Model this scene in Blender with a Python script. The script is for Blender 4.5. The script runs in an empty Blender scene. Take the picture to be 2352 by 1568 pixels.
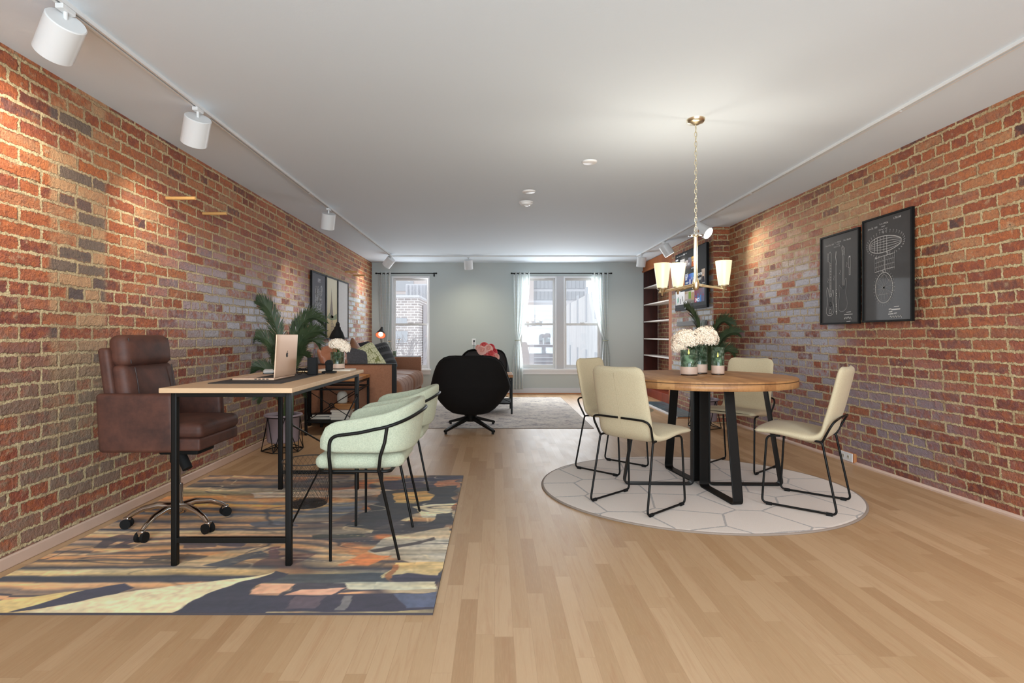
import bpy, bmesh, math, random
import numpy as np
from mathutils import Vector, Matrix, noise, Euler

random.seed(7)
SC = bpy.context.scene
COL = SC.collection
PI = math.pi

# ------------------------------------------------------------------ camera
FPX, PCX, PCY, EYE = 1300.0, 1136.0, 770.0, 1.05     # focal length and principal point for a 2352 px wide frame
CEIL = 2.354
cam_d = bpy.data.cameras.new('camera'); cam = bpy.data.objects.new('camera', cam_d); COL.objects.link(cam)
cam_d.sensor_width = 36.0; cam_d.lens = FPX / 2352 * 36.0
cam_d.shift_x = (1176 - PCX) / 2352; cam_d.shift_y = -(784 - PCY) / 2352
cam.location = (0, 0, EYE); cam.rotation_euler = (PI / 2, 0, 0)
cam_d.clip_start = 0.05; cam_d.clip_end = 300
SC.camera = cam
vs = SC.view_settings
vs.view_transform = 'Standard'; vs.look = 'None'; vs.gamma = 1.0; vs.use_curve_mapping = False
vs.exposure = 0.14
SC.cycles.max_bounces = 8; SC.cycles.diffuse_bounces = 5; SC.cycles.transparent_max_bounces = 16
SC.cycles.sample_clamp_indirect = 4.0
SC.cycles.use_denoising = True

def G(px, py, z=0.0):
    """point of the horizontal plane at height z seen at a spot of the photograph"""
    Y = FPX * (EYE - z) / (py - PCY)
    return Vector(((px - PCX) * Y / FPX, Y, z))
def onx(px, py, X):
    """(Y, Z) on the side-wall plane x = X"""
    Y = FPX * X / (px - PCX)
    return Y, EYE - (py - PCY) * Y / FPX

# ------------------------------------------------------------------ world and big lights
w = bpy.data.worlds.new('world'); SC.world = w; w.use_nodes = True
nt = w.node_tree; bg = nt.nodes['Background']
bg.inputs[0].default_value = (0.93, 0.965, 1.0, 1); bg.inputs[1].default_value = 1.5

def area(name, loc, target, size, power, color=(1, 1, 1), spread=PI):
    d = bpy.data.lights.new(name, 'AREA'); d.shape = 'RECTANGLE'; d.size, d.size_y = size
    d.energy = power; d.color = color; d.spread = spread
    o = bpy.data.objects.new(name, d); COL.objects.link(o); o.location = loc
    o.rotation_euler = (Vector(target) - Vector(loc)).to_track_quat('-Z', 'Y').to_euler()
    return o
# added unseen rear fill lamp, then daylight entering through the far window openings
area('rear_fill_light', (0.3, -1.75, 1.30), (0.3, 6, 2.0), (4.2, 1.9), 232, (0.76, 0.91, 1.0))
area('daylight_window_pair', (1.17, 10.12, 1.28), (0.9, 3, 1.5), (1.45, 1.6), 40, (0.90, 0.96, 1.0))
area('daylight_window_left', (-1.5, 10.12, 1.28), (0.2, 4, 1.5), (0.68, 1.6), 15, (0.90, 0.96, 1.0))

# ------------------------------------------------------------------ object helpers
def tag(o, label=None, cat=None, group=None, kind=None):
    if label: o['label'] = label
    if cat: o['category'] = cat
    if group: o['group'] = group
    if kind: o['kind'] = kind
    return o
def thing(name, label, cat, loc=(0, 0, 0), rz=0.0, group=None, mat=None):
    o = bpy.data.objects.new(name, None); COL.objects.link(o)
    o.empty_display_size = 0.05
    o.location = loc; o.rotation_euler = (0, 0, rz)
    if mat is not None: o.matrix_world = mat
    return tag(o, label, cat, group)
def dup(root, label, loc=None, rz=None, group=None):
    def cp(o, par):
        c = o.copy(); COL.objects.link(c); c.parent = par
        for k in ('label', 'category', 'group'):
            if par is None and k in c.keys(): pass
        return c
    r = root.copy(); COL.objects.link(r)
    if loc is not None: r.location = loc
    if rz is not None: r.rotation_euler = (0, 0, rz)
    r['label'] = label
    if group: r['group'] = group
    for ch in list(root.children):
        c = cp(ch, r)
        for g in list(ch.children): cp(g, c)
    return r

class MB:
    def __init__(s): s.v = []; s.f = []; s.sm = []; s.uv = None
    def add(s, vs_, fs, smooth=False):
        b = len(s.v); s.v += [tuple(p) for p in vs_]
        s.f += [tuple(i + b for i in f) for f in fs]; s.sm += [smooth] * len(fs); return s
    def box(s, x0, x1, y0, y1, z0, z1):
        return s.add([(x0,y0,z0),(x1,y0,z0),(x1,y1,z0),(x0,y1,z0),(x0,y0,z1),(x1,y0,z1),(x1,y1,z1),(x0,y1,z1)],
                     [(0,3,2,1),(4,5,6,7),(0,1,5,4),(1,2,6,5),(2,3,7,6),(3,0,4,7)])
    def quad(s, a, b, c, d): return s.add([a, b, c, d], [(0, 1, 2, 3)])
    def rbox(s, x0, x1, y0, y1, z0, z1, r, n=4, bulge=None):
        cx, cy, cz = (x0+x1)/2, (y0+y1)/2, (z0+z1)/2
        h = Vector(((x1-x0)/2, (y1-y0)/2, (z1-z0)/2)); r = min(r, h.x, h.y, h.z)
        def ticks(H):
            inner = H - r
            e = [-H + r*(1-math.cos(PI/2*i/n)) for i in range(n)]
            mid = [-inner + 2*inner*i/6 for i in range(7)] if inner > 1e-5 else [0.0]
            return e + mid + [-t for t in reversed(e)]
        T = [ticks(h.x), ticks(h.y), ticks(h.z)]
        for ax in range(3):
            for sg in (-1, 1):
                a, b = (ax+1) % 3, (ax+2) % 3
                if sg < 0: a, b = b, a
                A, B = T[a], T[b]; vs_ = []
                for u in A:
                    for w_ in B:
                        p = [0, 0, 0]; p[ax] = sg*h[ax]; p[a] = u; p[b] = w_
                        q = Vector([max(-(h[i]-r), min(h[i]-r, p[i])) for i in range(3)])
                        dlt = Vector(p) - q
                        o = q + dlt.normalized()*r if dlt.length > 1e-9 else Vector(p)
                        if bulge: o = bulge(o, h)
                        vs_.append((cx+o.x, cy+o.y, cz+o.z))
                nb = len(B)
                s.add(vs_, [(i*nb+j, (i+1)*nb+j, (i+1)*nb+j+1, i*nb+j+1) for i in range(len(A)-1) for j in range(nb-1)], True)
        return s
    def cyl(s, p0, p1, r0, r1=None, n=16, caps=True, smooth=True):
        r1 = r0 if r1 is None else r1
        p0, p1 = Vector(p0), Vector(p1); d = (p1-p0).normalized()
        u = d.orthogonal().normalized(); v = d.cross(u)
        vs_ = []
        for p, r in ((p0, r0), (p1, r1)):
            for i in range(n):
                a = 2*PI*i/n; vs_.append(p + (u*math.cos(a) + v*math.sin(a))*r)
        s.add(vs_, [(i, (i+1) % n, n+(i+1) % n, n+i) for i in range(n)], smooth)
        if caps:
            s.add(vs_[:n], [tuple(reversed(range(n)))]); s.add(vs_[n:], [tuple(range(n))])
        return s
    def lathe(s, prof, c=(0, 0, 0), n=32, sx=1, sy=1, smooth=True):
        vs_ = [(c[0]+r*math.cos(2*PI*i/n)*sx, c[1]+r*math.sin(2*PI*i/n)*sy, c[2]+z) for r, z in prof for i in range(n)]
        m = len(prof)
        s.add(vs_, [(k*n+i, k*n+(i+1) % n, (k+1)*n+(i+1) % n, (k+1)*n+i) for k in range(m-1) for i in range(n)], smooth)
        return s
    def tube(s, pts, r, n=8, closed=False, caps=True, flat=None):
        pts = [Vector(p) for p in pts]; m = len(pts)
        rr = r if isinstance(r, (list, tuple)) else [r]*m
        tang = []
        for i in range(m):
            a = pts[i-1] if (i > 0 or closed) else pts[i]
            b = pts[(i+1) % m] if (i < m-1 or closed) else pts[i]
            t = (b-a); tang.append(t.normalized() if t.length > 1e-9 else Vector((0, 0, 1)))
        u = tang[0].orthogonal().normalized(); vs_ = []
        for i in range(m):
            u = (u - tang[i]*u.dot(tang[i]))
            u = u.normalized() if u.length > 1e-6 else tang[i].orthogonal().normalized()
            v = tang[i].cross(u)
            for k in range(n):
                a = 2*PI*k/n; vs_.append(pts[i] + (u*math.cos(a)+v*math.sin(a))*rr[i])
        mm = m if closed else m-1
        s.add(vs_, [(i*n+k, i*n+(k+1) % n, ((i+1) % m)*n+(k+1) % n, ((i+1) % m)*n+k) for i in range(mm) for k in range(n)], True)
        if caps and not closed:
            s.add(vs_[:n], [tuple(reversed(range(n)))]); s.add(vs_[-n:], [tuple(range(n))])
        return s
    def grid(s, fn, nu, nv, smooth=True, closeu=False):
        vs_ = [fn(i/nu, j/nv) for i in range(nu if closeu else nu+1) for j in range(nv+1)]
        nn = nv+1; N = nu if closeu else nu+1
        s.add(vs_, [(i*nn+j, ((i+1) % N)*nn+j, ((i+1) % N)*nn+j+1, i*nn+j+1) for i in range(nu) for j in range(nv)], smooth)
        return s
    def prism(s, poly, z0, z1):
        n = len(poly)
        s.add([(x, y, z0) for x, y in poly] + [(x, y, z1) for x, y in poly],
              [tuple(reversed(range(n))), tuple(range(n, 2*n))] + [(i, (i+1) % n, n+(i+1) % n, n+i) for i in range(n)])
        return s
    def sphere(s, c, r, n=10, sz=1.0):
        prof = [(max(1e-4, r*math.sin(PI*k/n)), -r*sz*math.cos(PI*k/n)) for k in range(n+1)]
        return s.lathe(prof, c, n=n*2)
    def build(s, name, mat, parent=None, bevel=0, merge=0, uvfn=None, solid=0, sub=0, loc=None, rot=None):
        me = bpy.data.meshes.new(name); me.from_pydata(s.v, [], s.f)
        me.polygons.foreach_set('use_smooth', s.sm)
        if merge:
            b = bmesh.new(); b.from_mesh(me); bmesh.ops.remove_doubles(b, verts=b.verts, dist=merge)
            bmesh.ops.recalc_face_normals(b, faces=b.faces); b.to_mesh(me); b.free()
        if uvfn:
            ul = me.uv_layers.new(name='UVMap'); 
            for p in me.polygons:
                for li in p.loop_indices:
                    ul.data[li].uv = uvfn(me.vertices[me.loops[li].vertex_index].co, p.normal)
        me.materials.append(mat)
        o = bpy.data.objects.new(name, me); COL.objects.link(o)
        if parent: o.parent = parent
        if loc: o.location = loc
        if rot: o.rotation_euler = rot
        if solid:
            m = o.modifiers.new('solid', 'SOLIDIFY'); m.thickness = solid; m.offset = 0
        if bevel:
            m = o.modifiers.new('bevel', 'BEVEL'); m.width = bevel; m.segments = 2; m.limit_method = 'ANGLE'; m.angle_limit = 0.7
        if sub:
            m = o.modifiers.new('sub', 'SUBSURF'); m.levels = sub; m.render_levels = sub
        return o

def fillet(pts, r, n=5, closed=False):
    pts = [Vector(p) for p in pts]; out = []; m = len(pts)
    for i in range(m):
        if not closed and i in (0, m-1): out.append(pts[i]); continue
        p, a, b = pts[i], pts[i-1], pts[(i+1) % m]
        da, db = (a-p), (b-p); rr = min(r, da.length*.45, db.length*.45)
        A = p + da.normalized()*rr; B = p + db.normalized()*rr
        for k in range(n+1):
            t = k/n; out.append(A*(1-t)**2 + p*2*t*(1-t) + B*t*t)
    return out
def ease(a, b, x):
    t = max(0, min(1, (x-a)/(b-a))); return t*t*(3-2*t)

# ------------------------------------------------------------------ materials
def lin(c):
    def f(x):
        x = x/255.0
        return x/12.92 if x <= 0.04045 else ((x+0.055)/1.055)**2.4
    return (f(c[0]), f(c[1]), f(c[2]), 1.0)
class NT:
    def __init__(s, name):
        s.m = bpy.data.materials.new(name); s.m.use_nodes = True; s.t = s.m.node_tree
        s.p = s.t.nodes['Principled BSDF']; s.out = s.t.nodes['Material Output']
    def n(s, typ, **kw):
        nd = s.t.nodes.new(typ)
        for k, v in kw.items(): setattr(nd, k, v)
        return nd
    def put(s, sock, val):
        if isinstance(val, bpy.types.NodeSocket): s.t.links.new(val, sock)
        elif val is not None:
            try: sock.default_value = val
            except Exception: sock.default_value = tuple(val)[:len(sock.default_value)]
    def math(s, op, a, b=None, c=None, clamp=False):
        nd = s.n('ShaderNodeMath', operation=op); nd.use_clamp = clamp
        s.put(nd.inputs[0], a); s.put(nd.inputs[1], b)
        if c is not None: s.put(nd.inputs[2], c)
        return nd.outputs[0]
    def vmath(s, op, a, b=None, sc=None):
        nd = s.n('ShaderNodeVectorMath', operation=op); s.put(nd.inputs[0], a)
        if b is not None: s.put(nd.inputs[1], b)
        if sc is not None: s.put(nd.inputs['Scale'], sc)
        return nd.outputs[0]
    def noise(s, vec, scale, detail=2, rough=0.5, out='Fac', dist=0):
        nd = s.n('ShaderNodeTexNoise'); s.put(nd.inputs['Vector'], vec)
        nd.inputs['Scale'].default_value = scale; nd.inputs['Detail'].default_value = detail
        nd.inputs['Roughness'].default_value = rough; nd.inputs['Distortion'].default_value = dist
        return nd.outputs[out]
    def mix(s, fac, a, b, typ='MIX'):
        nd = s.n('ShaderNodeMix', data_type='RGBA', blend_type=typ)
        s.put(nd.inputs[0], fac); s.put(nd.inputs[6], a); s.put(nd.inputs[7], b)
        return nd.outputs[2]
    def ramp(s, fac, stops, interp='LINEAR'):
        nd = s.n('ShaderNodeValToRGB'); cr = nd.color_ramp; cr.interpolation = interp
        while len(cr.elements) < len(stops): cr.elements.new(0.5)
        for e, (p, c) in zip(cr.elements, stops): e.position = p; e.color = c
        s.put(nd.inputs[0], fac); return nd.outputs[0]
    def mr(s, v, a, b, lo=0.0, hi=1.0, smooth=True):
        nd = s.n('ShaderNodeMapRange'); nd.interpolation_type = 'SMOOTHSTEP' if smooth else 'LINEAR'
        s.put(nd.inputs[0], v)
        for i, x in enumerate((a, b, lo, hi)): nd.inputs[i+1].default_value = x
        return nd.outputs[0]
    def band(s, v, a, b, soft): return s.math('MULTIPLY', s.mr(v, a-soft, a+soft), s.mr(v, b-soft, b+soft, 1, 0))
    def sep(s, vec):
        nd = s.n('ShaderNodeSeparateXYZ'); s.put(nd.inputs[0], vec); return nd.outputs
    def comb(s, x, y, z=0.0):
        nd = s.n('ShaderNodeCombineXYZ'); s.put(nd.inputs[0], x); s.put(nd.inputs[1], y); s.put(nd.inputs[2], z); return nd.outputs[0]
    def uv(s): return s.n('ShaderNodeUVMap').outputs[0]
    def obj(s): return s.n('ShaderNodeTexCoord').outputs['Object']
    def bump(s, h, strength=0.5, dist=0.01, normal=None):
        nd = s.n('ShaderNodeBump'); nd.inputs['Strength'].default_value = strength; nd.inputs['Distance'].default_value = dist
        s.put(nd.inputs['Height'], h)
        if normal is not None: s.put(nd.inputs['Normal'], normal)
        s.t.links.new(nd.outputs[0], s.p.inputs['Normal']); return nd.outputs[0]
    def base(s, c): s.put(s.p.inputs['Base Color'], c); return s
    def set(s, **kw):
        names = dict(rough='Roughness', metal='Metallic', spec='Specular IOR Level', coat='Coat Weight', coatr='Coat Roughness',
                     sheen='Sheen Weight', trans='Transmission Weight', ior='IOR', emis='Emission Color', es='Emission Strength', alpha='Alpha')
        for k, v in kw.items(): s.put(s.p.inputs[names[k]], v)
        return s
_mc = {}
def mat(name, rgb, rough=0.5, metal=0, var=0.0, vscale=8, bump=0, bscale=60, **kw):
    if name in _mc: return _mc[name]
    N = NT(name); c = lin(rgb)
    if var:
        f = N.noise(N.obj(), vscale, 4, 0.6)
        a = tuple(x*(1-var) for x in c[:3]) + (1,); b = tuple(min(1, x*(1+var)) for x in c[:3]) + (1,)
        N.base(N.mix(f, a, b))
    else: N.base(c)
    N.set(rough=rough, metal=metal, **kw)
    if bump: N.bump(N.noise(N.obj(), bscale, 3, 0.6), bump, 0.004)
    _mc[name] = N.m; return N.m
def wood(name, dark, light, axis=0, scale=9, stretch=0.08, rough=0.45, plank=0, pv=0.2, coat=0.0):
    N = NT(name); o = N.obj(); x = N.sep(o)
    mp = N.n('ShaderNodeMapping'); N.put(mp.inputs[0], o)
    sc = [1, 1, 1]; sc[axis] = stretch; mp.inputs['Scale'].default_value = sc
    f = N.noise(mp.outputs[0], scale, 6, 0.65, dist=0.6)
    f2 = N.noise(mp.outputs[0], scale*9, 3, 0.7)
    f = N.math('ADD', N.math('MULTIPLY', f, 0.7), N.math('MULTIPLY', f2, 0.3))
    col = N.ramp(f, [(0.3, lin(dark)), (0.68, lin(light))])
    if plank:
        oth = 1 if axis == 0 else 0
        idx = N.math('FLOOR', N.math('DIVIDE', x[oth], plank))
        wn = N.n('ShaderNodeTexWhiteNoise', noise_dimensions='1D'); N.put(wn.inputs['W'], idx)
        k = N.mr(wn.outputs[0], 0, 1, 1-pv, 1+pv, False)
        col = N.vmath('SCALE', col, sc=k)
    N.base(col); N.set(rough=rough, coat=coat); N.bump(f2, 0.15, 0.002); return N.m
def emit(name, rgb, strength):
    if name in _mc: return _mc[name]
    N = NT(name); N.base((0, 0, 0, 1)); N.set(emis=lin(rgb), es=strength, rough=0.4); _mc[name] = N.m; return N.m
def glassy(name, tint=(1, 1, 1), refl=0.08, rough=0.02, body=0.0, bodycol=(200, 200, 200)):
    """clear pane or thin glass: lets light straight through, with a faint mirror and an optional milky body"""
    N = NT(name); t = N.n('ShaderNodeBsdfTransparent'); t.inputs[0].default_value = (*tint, 1)
    g = N.n('ShaderNodeBsdfGlossy'); g.inputs['Roughness'].default_value = rough
    fr = N.n('ShaderNodeFresnel'); fr.inputs[0].default_value = 1.45
    mx = N.n('ShaderNodeMixShader'); N.put(mx.inputs[0], N.math('ADD', fr.outputs[0], refl-0.04, clamp=True))
    N.t.links.new(t.outputs[0], mx.inputs[1]); N.t.links.new(g.outputs[0], mx.inputs[2])
    last = mx.outputs[0]
    if body:
        N.base(lin(bodycol)); N.set(rough=0.3)
        m2 = N.n('ShaderNodeMixShader'); m2.inputs[0].default_value = body
        N.t.links.new(last, m2.inputs[1]); N.t.links.new(N.p.outputs[0], m2.inputs[2]); last = m2.outputs[0]
    N.t.links.new(last, N.out.inputs[0]); return N.m
# ------------------------------------------------------------------ brick
RH = 0.0685; BW = 0.238
def brick_mat(name, zones=(), gain=1.0, dull=0.0):
    """old soft brick: running bond with a header course every seventh row, sandy mortar,
    zones = [(u0,u1,v0,v1,soft, rgb, amount)] worn / whitewashed areas, some with window sheen painted in, in wall metres"""
    N = NT(name); uv = N.uv()
    n1 = N.noise(uv, 7, 2, out='Color'); n2 = N.noise(uv, 52, 4, 0.65, out='Color')
    d = N.vmath('ADD', N.vmath('SCALE', N.vmath('SUBTRACT', n1, (0.5, 0.5, 0.5)), sc=0.016),
                N.vmath('SCALE', N.vmath('SUBTRACT', n2, (0.5, 0.5, 0.5)), sc=0.030))
    p = N.vmath('ADD', uv, d)
    def br(vec, wdt, off, sq=1.0):
        b = N.n('ShaderNodeTexBrick'); b.offset = off; b.offset_frequency = 2; b.squash = 1; b.squash_frequency = 2
        N.put(b.inputs['Vector'], vec); b.inputs['Scale'].default_value = 1
        b.inputs['Color1'].default_value = (0, 0, 0, 1); b.inputs['Color2'].default_value = (1, 1, 1, 1); b.inputs['Mortar'].default_value = (.5, .5, .5, 1)
        b.inputs['Mortar Size'].default_value = 0.0125; b.inputs['Mortar Smooth'].default_value = 0.8; b.inputs['Bias'].default_value = 0
        b.inputs['Brick Width'].default_value = wdt; b.inputs['Row Height'].default_value = RH
        return b.outputs['Color'], b.outputs['Fac']
    ps = N.sep(p)
    hdr = N.math('LESS_THAN', N.math('MODULO', N.math('ADD', N.math('FLOOR', N.math('DIVIDE', ps[1], RH)), 3), 7), 0.9)
    cA, fA = br(p, BW, 0.46); cB, fB = br(p, BW/2, 0.5)
    q = N.vmath('ADD', p, (BW*42, RH*56, 0))
    cA2, _ = br(q, BW, 0.46); cB2, _ = br(q, BW/2, 0.5)
    q3 = N.vmath('ADD', p, (BW*90, RH*112, 0)); cA3, _ = br(q3, BW, 0.46); cB3, _ = br(q3, BW/2, 0.5)
    r1 = N.mix(hdr, cA, cB); r2 = N.mix(hdr, cA2, cB2); r3 = N.mix(hdr, cA3, cB3)
    def fl(c): return N.sep(c)[0]
    r1, r2, r3 = fl(r1), fl(r2), fl(r3)
    fac = fl(N.mix(hdr, fA, fB)); fine = N.noise(uv, 55, 4, 0.7); med = N.noise(uv, 16, 4, 0.65)
    rag = N.math('ADD', N.math('MULTIPLY', N.math('SUBTRACT', fine, 0.5), 1.1), N.math('MULTIPLY', N.math('SUBTRACT', med, 0.5), 1.5))
    fac = N.mr(N.math('ADD', fac, rag), 0.36, 0.62)
    L = lin
    pal = N.ramp(r1, [(0.0, L((106, 64, 54))), (0.22, L((146, 78, 54))), (0.45, L((174, 97, 58))), (0.7, L((188, 111, 65))), (0.88, L((190, 132, 90))), (1.0, L((158, 104, 84)))])
    dark = N.math('GREATER_THAN', r2, 0.93)
    pal = N.mix(N.math('MULTIPLY', dark, 0.8), pal, L((70, 64, 66)))
    pale = N.math('LESS_THAN', r2, 0.06)
    pal = N.mix(N.math('MULTIPLY', pale, 0.6), pal, L((196, 158, 116)))
    big = N.noise(uv, 1.3, 2)
    pal = N.mix(N.mr(big, 0.35, 0.7, 0, 0.38), pal, L((142, 76, 60)))
    us = N.sep(uv)
    lowm = N.mr(us[1], 0.9, 1.7, 1, 0)                                        # lower courses: plum coloured bricks, with the weaker warm lamp light painted in
    pal = N.mix(N.math('MULTIPLY', lowm, 0.55), pal, N.mix(r3, L((120, 64, 62)), L((160, 104, 96))))
    pal = N.mix(N.mr(N.noise(uv, 21, 3, 0.6), 0.42, 0.68, 0, 0.5), pal, L((196, 112, 62)))
    pal = N.mix(N.mr(N.noise(uv, 30, 4, 0.65), 0.5, 0.72, 0, 0.6), pal, L((104, 62, 54)))
    chip = N.mr(med, 0.56, 0.72)                                              # lime smears left on the brick face
    pal = N.mix(N.math('MULTIPLY', chip, 0.55), pal, L((204, 178, 142)))
    pal = N.mix(N.mr(fine, 0.3, 0.75, 0.0, 0.35), pal, L((104, 58, 46)))
    mort = N.mix(N.noise(uv, 5, 3), L((188, 166, 126)), L((220, 200, 158)))
    mort = N.mix(N.mr(N.noise(uv, 8, 3, .6), 0.48, 0.68, 0, 0.55), mort, L((158, 118, 88)))
    mort = N.mix(N.mr(N.noise(uv, 60, 3), 0.4, 0.7, 0, 0.4), mort, L((128, 104, 76)))
    zsum = None
    for (u0, u1, v0, v1, soft, rgb, amt, *sel) in zones:
        m = N.math('MULTIPLY', N.band(us[0], u0, u1, soft), N.band(us[1], v0, v1, soft*0.7))
        thr = N.mr(N.math('ADD', N.math('MULTIPLY', r3, 0.6), N.math('ADD', N.math('MULTIPLY', med, 0.8), N.math('MULTIPLY', fine, 0.35))), 0.62, 1.05)
        k = N.math('MULTIPLY', N.math('MULTIPLY', m, thr), amt)
        if sel: k = N.math('MULTIPLY', m, N.math('MULTIPLY', N.math('GREATER_THAN', r2, sel[0]), amt))
        pal = N.mix(k, pal, L(rgb))
        zsum = k if zsum is None else N.math('MAXIMUM', zsum, k)
        mort = N.mix(N.math('MULTIPLY', m, 0.18*amt), mort, L(rgb))
    col = N.mix(fac, pal, mort)
    if gain != 1.0: col = N.vmath('SCALE', col, sc=gain)
    N.base(col)
    rg = N.mr(fac, 0, 1, 0.6, 0.95)
    if zsum is not None: rg = N.math('SUBTRACT', rg, N.math('MULTIPLY', N.math('MULTIPLY', zsum, 0.22), N.math('SUBTRACT', 1, fac)))
    N.set(rough=rg, spec=0.4)
    h = N.math('ADD', N.math('MULTIPLY', N.math('SUBTRACT', 1, fac), 1.0), N.math('MULTIPLY', med, 0.75))
    h = N.math('ADD', h, N.math('ADD', N.math('MULTIPLY', fine, 0.4), N.math('MULTIPLY', r3, 0.45)))
    N.bump(h, 1.0, 0.024)
    return N.m

# ------------------------------------------------------------------ floor
def floor_mat():
    N = NT('maple_laminate'); uv = N.uv(); s0 = N.sep(uv)
    wn = N.n('ShaderNodeTexWhiteNoise', noise_dimensions='1D'); N.put(wn.inputs['W'], N.math('FLOOR', N.math('DIVIDE', s0[1], 0.066)))
    uv = N.comb(N.math('ADD', s0[0], N.math('MULTIPLY', wn.outputs[0], 3.0)), s0[1])     # every strip starts at its own place
    def br(vec):
        b = N.n('ShaderNodeTexBrick'); b.offset = 0.0; b.offset_frequency = 2; b.squash = 1
        N.put(b.inputs['Vector'], vec); b.inputs['Scale'].default_value = 1
        b.inputs['Color1'].default_value = (0, 0, 0, 1); b.inputs['Color2'].default_value = (1, 1, 1, 1); b.inputs['Mortar'].default_value = (.4, .4, .4, 1)
        b.inputs['Mortar Size'].default_value = 0.0007; b.inputs['Mortar Smooth'].default_value = 0.2
        b.inputs['Brick Width'].default_value = 0.62; b.inputs['Row Height'].default_value = 0.066
        return N.sep(b.outputs['Color'])[0], b.outputs['Fac']
    r, f = br(uv); r2, _ = br(N.vmath('ADD', uv, (0.62*30, 0.066*42, 0)))
    sh = N.comb(N.math('MULTIPLY', r, 37.0), N.math('MULTIPLY', r2, 19.0))
    g = N.n('ShaderNodeMapping'); N.put(g.inputs[0], N.vmath('ADD', uv, sh)); g.inputs['Scale'].default_value = (1.6, 22, 1)
    gr = N.noise(g.outputs[0], 1.6, 5, 0.6, dist=1.2); gr2 = N.noise(g.outputs[0], 9, 3, 0.6)
    c = N.ramp(r, [(0, lin((170, 134, 98))), (0.35, lin((182, 147, 110))), (0.75, lin((194, 160, 124))), (1, lin((174, 138, 100)))])
    c = N.mix(N.mr(gr, 0.45, 0.8, 0, 0.4), c, lin((164, 116, 80)))
    c = N.mix(N.mr(gr2, 0.4, 0.8, 0, 0.18), c, lin((212, 174, 138)))
    c = N.mix(N.math('MULTIPLY', f, 0.2), c, lin((120, 80, 50)))
    N.base(c); N.set(rough=N.mr(N.noise(uv, 3, 2), 0, 1, 0.38, 0.5, False), spec=0.36)
    N.bump(N.math('SUBTRACT', N.math('MULTIPLY', gr2, 0.15), f), 0.12, 0.002)
    return N.m

def struct(o): return tag(o, kind='structure')
YB, YF = -2.0, 10.15            # rear wall, window wall
XL, XR = -2.2, 2.82
CY, CX = 6.80, 2.63             # chimney breast face
m_floor = floor_mat()
fl = MB().box(-2.6, 3.3, YB-.1, YF+.25, -0.12, 0.0)
struct(fl.build('floor', m_floor, uvfn=lambda c, n: (c.y, c.x)))
N = NT('ceiling_paint'); N.base(lin((222, 233, 243))); N.set(rough=0.85)
N.bump(N.noise(N.obj(), 22, 4, 0.7), 0.25, 0.003); m_ceil = N.m
struct(MB().box(-2.6, 3.4, YB-.1, YF+.25, CEIL, CEIL+0.12).build('ceiling', m_ceil))

m_bl = brick_mat('old_brick_left', gain=1.08, zones=[
    (2.80, 3.20, 0.5, 2.4, 0.02, (192, 152, 112), .85),
    (2.80, 3.20, 0.9, 2.35, 0.02, (92, 84, 80), 0.8, .74),
    (4.0, 7.8, 0.75, 1.55, 0.7, (176, 170, 178), 1.3),  # whitewash, with window sheen painted into the pale grey
    (7.4, 9.7, 0.9, 1.75, 0.35, (180, 186, 194), 1.25),  # bluish daylight sheen painted over the whitewash beside the window
    (0.5, 4.6, 0.0, 0.95, 0.5, (128, 112, 98), 0.9),
    (4.0, 7.5, -0.1, 0.8, 0.6, (150, 140, 136), 0.8)])
def uvX(c, n):
    return (c.y, c.z) if abs(n.x) >= abs(n.y) else (c.x, c.z)
wl = MB().box(XL-.15, XL, YB, YF, 0, CEIL)
struct(wl.build('wall_left', m_bl, uvfn=uvX))

m_br = brick_mat('old_brick_right', gain=1.06, zones=[
    (4.75, 6.35, 0.55, 1.75, 0.35, (176, 174, 186), 1.3),  # whitewash plus painted lavender sheen from the windows
    (4.2, 6.9, 1.7, 2.2, 0.4, (206, 176, 128), 0.5),
    (3.6, 6.3, 0.0, 0.75, 0.35, (138, 130, 140), 0.8)])
def xbot(y): return 2.84 + 0.16*max(0, min(1.15, (CY-y)/3.6))
def wr(u, v):
    y = YB + (CY+0.2-YB)*u; z = CEIL*v
    return (xbot(y)*(1-v) + XR*v, y, z)
rw = MB().grid(wr, 40, 6, smooth=False)
rw.box(3.06, 3.2, YB, CY+.2, 0, CEIL)
struct(rw.build('wall_right', m_br, uvfn=lambda c, n: (c.y, c.z)))

# chimney breast: return facing the room's front, long face towards the room
m_bc = brick_mat('old_brick_chimney', zones=[(6.8, 8.5, 0.3, 1.95, 0.25, (172, 172, 176), 1.3)])  # pale grey whitewash, glossy window reflection partly painted in
cb = MB().box(CX, 3.06, CY, 8.40, 0, CEIL)
struct(cb.build('wall_chimney', m_bc, uvfn=uvX))
# shelf niche beyond the breast
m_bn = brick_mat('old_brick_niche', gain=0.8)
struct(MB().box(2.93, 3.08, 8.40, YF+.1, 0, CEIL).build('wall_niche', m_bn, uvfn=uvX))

# window wall with openings
m_wall = NT('grey_blue_paint'); m_wall.base(lin((186, 193, 192))); m_wall.set(rough=0.75)
m_wall.bump(m_wall.noise(m_wall.obj(), 40, 3), 0.12, 0.002); m_wall = m_wall.m
m_white = mat('white_trim_paint', (232, 232, 234), 0.4)
T = 0.16
W1 = (-1.85, -1.163, 0.435, 2.112)      # x0 x1 z0 z1
W2 = (0.43, 1.92, 0.44, 2.112)
fw = MB()
for (a, b, c, d) in [(XL, W1[0], 0, CEIL), (W1[1], W2[0], 0, CEIL), (W2[1], 2.67, 0, CEIL),
                     (W1[0], W1[1], 0, W1[2]), (W1[0], W1[1], W1[3], CEIL), (W2[0], W2[1], 0, W2[2]), (W2[0], W2[1], W2[3], CEIL)]:
    fw.box(a, b, YF, YF+T, c, d)
struct(fw.build('wall_far', m_wall))
struct(MB().box(XL-.1, 3.3, YB-.12, YB, 0, CEIL).build('wall_back', m_wall))

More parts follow.
